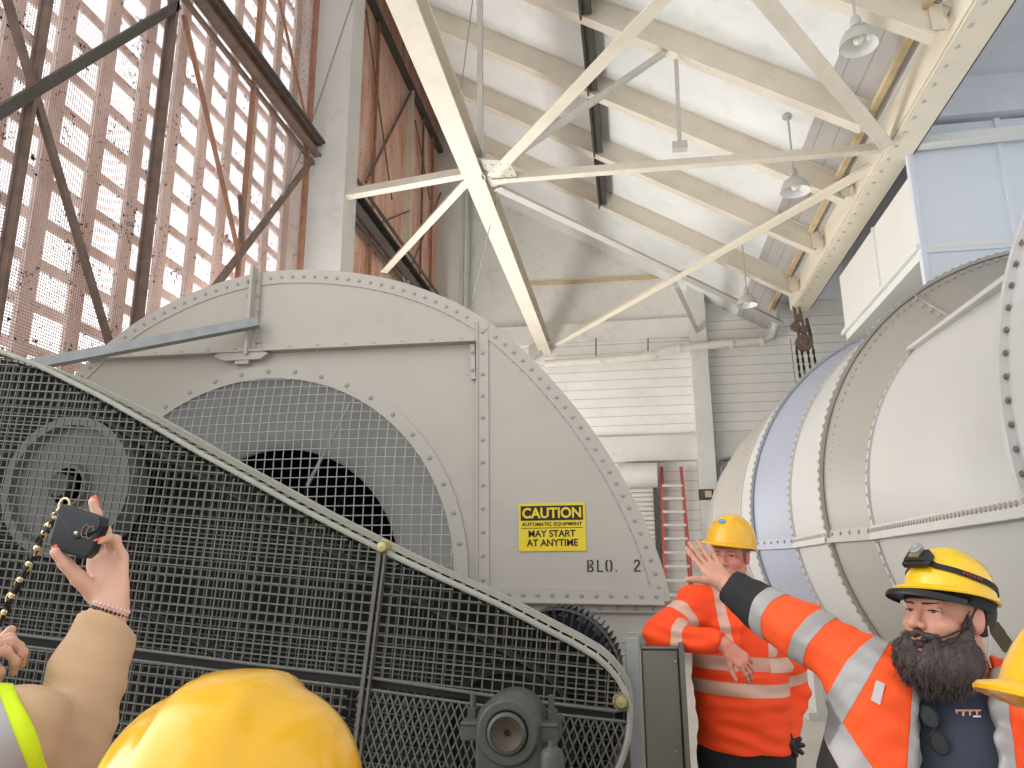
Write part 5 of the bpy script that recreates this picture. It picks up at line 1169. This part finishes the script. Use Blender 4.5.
p0, n0 = surf(math.pi, .2, .006); lf = frame(n0, u_); b = MB(); obox(b, p0, .022, .008, .016, lf); b.build('strap_clip', M['black_pl'], hat, bevel=.003)
# headset microphone and cable
SG = 1 if ((L(.08, 0, 0)-EYE)@RT > (L(-.08, 0, 0)-EYE)@RT) else -1      # the ear on the visible side
MB().tube([L(SG*.084, .0, .018), L(SG*.080, .03, -.03), L(SG*.062, .075, -.058), L(SG*.030, .104, -.070)], .0022, 6).build('microphone_boom', M['black_pl'], T)
MB().lathe([(.001, -.008), (.006, -.006), (.007, 0), (.006, .006), (.001, .008)], L(SG*.027, .106, -.071), fr[0], 12).build('microphone', M['black_pl'], T)
MB().tube([L(SG*.09, -.03, -.02), L(SG*.09, -.035, -.055), L(SG*.085, -.03, -.09), L(SG*.088, -.036, -.115)], .0018, 6).build('headset_cable', M['enamel_out'], T)
# sunglasses hanging from the collar
hp, hn = hit(shirt, 934, 727)
if hp is not None:
    hp = hp+fw*.012; sgl = thing('sunglasses', 'dark sunglasses hanging on the navy T-shirt of the bearded worker', 'sunglasses', tuple(hp))
    ax_ = (unit(lat*.35-up*.94), unit(fw), unit(lat*.94+up*.35))
    for i, (dx, dy) in enumerate(((-.027, 0), (.030, 0))):
        cc = hp+ax_[0]*dx+ax_[1]*.012; b = MB(); b.add([cc+(ax_[0]*math.cos(a)*.024+ax_[2]*math.sin(a)*.018) for a in [2*math.pi*j/20 for j in range(20)]]+[cc+ax_[1]*.004+(ax_[0]*math.cos(a)*.022+ax_[2]*math.sin(a)*.016) for a in [2*math.pi*j/20 for j in range(20)]], [tuple(range(20, 40)), tuple(range(20))[::-1]]+[(j, (j+1) % 20, 20+(j+1) % 20, 20+j) for j in range(20)]); b.build('lens', M['glass'], sgl)
    b = MB(); b.tube([hp-ax_[0]*.005+ax_[1]*.014, hp+ax_[0]*.005+ax_[1]*.014], .003, 8)
    for dx in (-.027, .030): b.tube([hp+ax_[0]*(dx+math.cos(a)*.024)+ax_[1]*.014+ax_[2]*math.sin(a)*.018 for a in [2*math.pi*j/24 for j in range(24)]], .0022, 6, closed=True)
    b.tube([hp-ax_[0]*.045+ax_[1]*.01, hp-ax_[0]*.04-ax_[1]*.02+up*.0], .003, 6); b.build('frame', M['black_pl'], sgl)
# brown access plate on the duct behind him
best = None
for o in bpy.data.objects:
    if o.name.startswith(('duct_shell', 'collar_shell', 'collar_face')):
        h, n0 = hit(o, 1002, 637)
        if h is not None and (best is None or np.linalg.norm(h-EYE) < np.linalg.norm(best[0]-EYE)): best = (h, n0)
if best is not None:
    h, n0 = best; n0 = n0 if n0@(EYE-h) > 0 else -n0; fr2 = frame(n0, ZU); k_ = np.linalg.norm(h-EYE)/800
    b = MB(); obox(b, h, 8.5*k_/max(.5, abs(n0@unit(EYE-h))), .012, 15*k_, (fr2[0], fr2[1], fr2[2])); b.build('plate_sheet', M['brown'], pl, bevel=.004)
    b = MB(); b.lathe([(4*k_, 0), (4*k_, .04), (.001, .045)], h+fr2[2]*21*k_, n0, 14); b.build('plate_knob', M['dark_steel'], pl)
# ---------------------------------------------------------------- person at left raising a pouch
Y0 = 1.35
T = person('person', 'person in lime hi-vis vest over tan sweatshirt, raising one arm at left edge', (at(-70, 700, Y0)[0], Y0-.1, 0))
wr = at(112, 606, Y0); el = at(64, 738, Y0-.05); sh_ = at(16, 738, Y0-.20)
N = at(-122, 690, Y0-.24); Pv = np.array([at(-110, 768, Y0-.24)[0], Y0-.24, .86]); shO = at(-262, 740, Y0-.24); elO = at(-150, 800, Y0-.06); wrO = at(-50, 690, Y0-.10)
fr = frame(unit([.35, .9, .05]), ZU); Hc = N+ZU*.155+np.array([0, .03, 0])
s = SDF(); L = head(s, Hc, fr, .95, neck=N, rn=.05); lat, fw, up = torso(s, N, Pv, sh_, shO, -.03, .95)
limb(s, sh_, el, wr, .045, .038, .0275); limb(s, shO, elO, wrO, .045, .038, .027); legs(s, Pv, lat, fw)
dh = unit(at(107, 545, Y0+.012)-wr)
tips = hand(s, wr+dh*.006, dh, (.06, .98, .1), (-.98, .06, 0), [(4, 8, 10), (2, 6, 8), (22, 46, 30), (30, 55, 34)], spread=(.12, .02, -.06, -.12), thumb=(10, 4, 4), sc=1.08, tnrm=1.0)
do = unit(at(4, 618, Y0-.10)-wrO); tipsO = hand(s, wrO, do, (-.1, -.5, .85), (-.6, .3, .6), [(50, 60, 40), (52, 60, 40), (55, 62, 40), (58, 62, 40)], thumb=(30, 20, 20), sc=.95)
V, Fc = s.mesh(.0046); mesh_obj('body', V, Fc, 'skin_w', T)
for p, v, n0, rr in tips:
    ax_ = np.cross(v, n0); q = p+n0*rr*.62-v*.002; b = MB(); obox(b, q+v*.002, rr*.66, .011, .0020, (ax_, v, n0)); b.build('fingernail', M['nail'], T, bevel=.0012)
s = SDF(); s.ell(L(0, -.03, .0), (.095, .105, .12), np.array(fr), .01); s.cap(L(0, -.07, -.05), L(0, -.08, -.2), .06, .05, k=.04); s.ell(L(0, .09, -.03), (.075, .06, .10), np.array(fr), .02, 's'); V, Fc = s.mesh(.012); mesh_obj('hair', V, Fc, 'hair', T)
s = SDF(); torso(s, N, Pv, sh_, shO, .0, 1.05); ax_ = unit(wr-el)
limb(s, sh_, el, wr-ax_*.005, .062, .076, .050, .03); limb(s, shO, elO, wrO-unit(wrO-elO)*.02, .07, .06, .045, .04); s.ell(Pv, (.19, .14, .16), np.array([lat, fw, up]), .05)
s.cap(N-ZU*.05, N+ZU*.01, .085, .075, k=.03); cn_ = unit(ax_+np.array([0, .55, 0])); core_ops = list(s.ops); s.plane(wr-ax_*.034, cn_, c=wr+ax_*.12, rad=.16)
s.cap(wr-ax_*.062, wr+ax_*.05, .036, .043, k=.004, kind='s')
s.plane((0, 0, .78), -ZU); s.disp(folds(.010, 42, (.5, .3, .9), 31)); s.disp(folds(.003, 95, (.6, .3, .8), 37)); V, Fc = s.mesh(.0055); sw = mesh_obj('sweatshirt', V, Fc, 'sweat', T)
pn_ = unit(np.cross(ray(8, 668), ray(48, 768))); pn_ = pn_ if pn_@np.array([1., 0, 0]) > 0 else -pn_          # armhole plane
s = SDF(); s.ops = list(core_ops); s.disp(lambda P: -.010+0*P[:, 0]); s.cap(N-ZU*.02, N+ZU*.2, .085, .1, k=.0, kind='s'); s.plane((0, 0, .80), -ZU); s.plane(EYE, pn_); s.plane((2*shO-.0*N-sh_)*.5+sh_*.5-np.array([.02, 0, 0]), (-1, 0, 0))
s.disp(folds(.004, 40, (.5, .3, .9), 35)); V, Fc = s.mesh(.0065); ve = mesh_obj('hi_vis_vest', V, Fc, 'vest', T)
dv = -(V-EYE)@pn_; tape('vest_tape', V, Fc, .020-np.abs(dv-.042), 'tape', ve)
tape('vest_tape', V, Fc, .026-np.abs(V[:, 2]-1.02), 'tape', ve)
s = SDF(); legs(s, Pv, lat, fw, inf=.022); s.ell(Pv-ZU*.03, (.18, .13, .14), np.array([lat, fw, up]), .05); s.plane((0, 0, .04), -ZU); V, Fc = s.mesh(.016); mesh_obj('trousers', V, Fc, 'trouser', T)
s = shoes_mb(Pv, lat, fw); V, Fc = s.mesh(.014); mesh_obj('shoes', V, Fc, 'black', T)
# bracelets
sx = unit(np.cross(ax_, (0, 1, 0))); sy = np.cross(sx, ax_)
for j, (dz, m1) in enumerate(((.006, 'bead_p'), (-.003, 'bead_k'))):
    b = MB(); cc = wr+ax_*(dz-.008)
    for k in range(26):
        a = 2*math.pi*k/26; q = cc+sx*math.cos(a)*.0325+sy*math.sin(a)*.028+ax_*(.004*math.cos(a)); b.lathe([(1e-4, -.0038), (.0032, -.002), (.0036, 0), (.0032, .002), (1e-4, .0038)], q, ax_, 8)
    b.build('bracelet', M[m1], T)
# pouch with chain strap held in that hand
pc = at(79, 531, Y0-.052); po = thing('key_pouch', 'small navy leather flap pouch held up in the raised hand', 'pouch', tuple(pc))
ex = unit(at(108, 541, Y0)-at(52, 525, Y0)); ey = unit(np.cross(ex, (0, 1, 0)))*1.; ey = ey if ey[2] > 0 else -ey; en = unit(np.cross(ex, ey)); en = en if en[1] < 0 else -en
k_ = Y0/769
Q = lambda a, b_, c_=0: pc+ex*a*k_*.98+ey*b_*k_*1.42+en*c_
def slab(b, pts, c0, c1): b.prism([Q(x, y, c0) for x, y in pts], en*(c1-c0))
b = MB(); slab(b, [(-26, -13), (-20, -17), (22, -17), (27, -12), (29, 8), (25, 14), (-24, 16), (-28, 12)], -.012, .012); b.build('pouch_body', M['pouch'], po, bevel=.004)
b = MB(); slab(b, [(-25, 15.5), (25, 14), (28.5, 9), (27, 4), (6, -5), (1, -5), (-26, 9)], .0125, .0165); b.build('flap', M['pouch'], po, bevel=.0015)
MB().lathe([(.004, 0), (.003, .002), (.001, .0025)], Q(5, -1, .0165), en, 12).build('snap', M['gold'], po)
b = MB()
for cx in (15, 21): b.tube([Q(cx+math.cos(a)*4, 2+math.sin(a)*4.5, .0175) for a in [.5+5.2*i/14 for i in range(15)]], .0012, 5)
b.build('emblem', M['hook'], po)
b = MB(); b.tube([Q(-27+math.cos(a)*6, 15+math.sin(a)*5, .002) for a in [2*math.pi*i/20 for i in range(20)]], .0022, 6, closed=True); b.build('ring', M['gold'], po)
b = MB(); b2 = MB(); P = [Q(-30, 12), at(44, 533, Y0), at(33, 556, Y0), at(20, 580, Y0), at(8, 604, Y0), at(-8, 640, Y0)]; PP = resample(P, 30)
for i in range(29):
    d = unit(PP[i+1]-PP[i]); w = unit(np.cross(d, (0, 1, 0))); v = np.cross(d, w); n0 = w if i % 2 else v; mm = (PP[i]+PP[i+1])/2+w*.004*math.sin(i*1.7)
    (b if i % 3 else b2).tube([mm+d*math.cos(a)*.009+n0*math.sin(a)*.0055 for a in [2*math.pi*j/12 for j in range(12)]], .0020, 6, closed=True)
b2.build('chain_link', M['gold'], po); b.build('chain_link', M['black_pl'], po)
MB().tube(PP, .0055, 6).build('strap', M['black_pl'], po)
b = MB()
for i in range(3, 29, 3): b.lathe([(.006, 0), (.005, .004), (1e-3, .005)], PP[i]+np.array([.004, -.004, 0]), (0, -1, 0), 10)
b.build('strap_stud', M['gold'], po)
# ---------------------------------------------------------------- two more helmeted people cut off by the frame
def simple_person(label, hc, fwd, hatargs, jacket, hair, skin, upv=ZU, mt='hat', fine=.012, headoff=(0, 0, 0)):
    T = person('person', label, (hc[0], hc[1], 0)); fr = frame(unit(fwd), upv); Hc = hc-fr[2]*.05+fr[1]*.012+np.array(headoff)
    N = Hc-ZU*.165-fr[1]*.03; lat0 = unit([fr[0][0], fr[0][1], 0]); f0 = unit([fr[1][0], fr[1][1], 0]); Pv = np.array([N[0], N[1], max(.75, N[2]-.52)])-f0*.02
    sR, sL = N+lat0*.19-ZU*.06, N-lat0*.19-ZU*.06; eR, eL = sR-ZU*.28+lat0*.03-f0*.03, sL-ZU*.28-lat0*.03-f0*.03; wR, wL = eR-ZU*.24+f0*.06, eL-ZU*.24+f0*.06
    s = SDF(); L = head(s, Hc, fr, 1.0, neck=N); lat, fw, up = torso(s, N, Pv, sR, sL, -.03)
    limb(s, sR, eR, wR, .045, .04, .028); limb(s, sL, eL, wL, .045, .04, .028); legs(s, Pv, lat0, f0)
    hand(s, wR, (0, 0, -1), lat0, f0, [(20, 25, 15)]*4); hand(s, wL, (0, 0, -1), -lat0, f0, [(20, 25, 15)]*4)
    V, Fc = s.mesh(fine); mesh_obj('body', V, Fc, skin, T); eyes(T, L, 1.0, (0, 1, 0), fr)
    s = SDF(); s.ell(L(0, -.03, .02), (.083, .098, .09), np.array(fr), .01); s.plane(L(0, 0, -.07), -fr[2]); s.plane(L(0, .02, 0), unit(fr[1]+fr[2]*.3)); V, Fc = s.mesh(.008); mesh_obj('hair', V, Fc, hair, T)
    s = SDF(); torso(s, N, Pv, sR, sL, .005, 1.08); limb(s, sR, eR, wR+ZU*.03, .066, .058, .042); limb(s, sL, eL, wL+ZU*.03, .066, .058, .042); s.ell(Pv, (.19, .14, .16), np.array([lat, fw, up]), .05); s.cap(N, N+ZU*.15, .062, .07, k=.01, kind='s'); s.disp(folds(.005, 45, (.5, .3, .9), 41)); V, Fc = s.mesh(.012); mesh_obj('jacket', V, Fc, jacket, T)
    s = SDF(); legs(s, Pv, lat0, f0, inf=.022); s.ell(Pv-ZU*.03, (.18, .13, .14), np.array([lat, fw, up]), .05); s.plane((0, 0, .04), -ZU); V, Fc = s.mesh(.016); mesh_obj('trousers', V, Fc, 'trouser', T)
    s = shoes_mb(Pv, lat0, f0); V, Fc = s.mesh(.016); mesh_obj('shoes', V, Fc, 'black', T)
    hat, surf = helmet('hard_hat', T, hc, fr, mt, **hatargs); return T, L, fr, surf, hat
Yh = .86
hc = at(231, 800, Yh); top = at(231, 672, Yh)
simple_person('person seen from behind below the frame, only a glossy yellow hard hat showing', np.array([hc[0], Yh, top[2]-.140]), (-.05, 1, .0), dict(W=.142, Lf=.150, Lb=.150, Hh=.130, ridge=.012, rw=.047), 'orange', 'hair', 'skin_b', mt='hat')
Yr = .95
tipp = at(980, 682, Yr); hc = tipp+np.array([.165, .041, -.056])
T2, L2, fr2, sf2, h2 = simple_person('person at the right edge in yellow hard hat with grey hair, mostly out of frame', hc, (-.90, -.25, .38), dict(W=.112, Lf=.14, Lb=.14, Hh=.140, ridge=.006, peak=.014), 'orange', 'hair_grey', 'skin_b', fine=.007, headoff=(.040, .012, -.022))
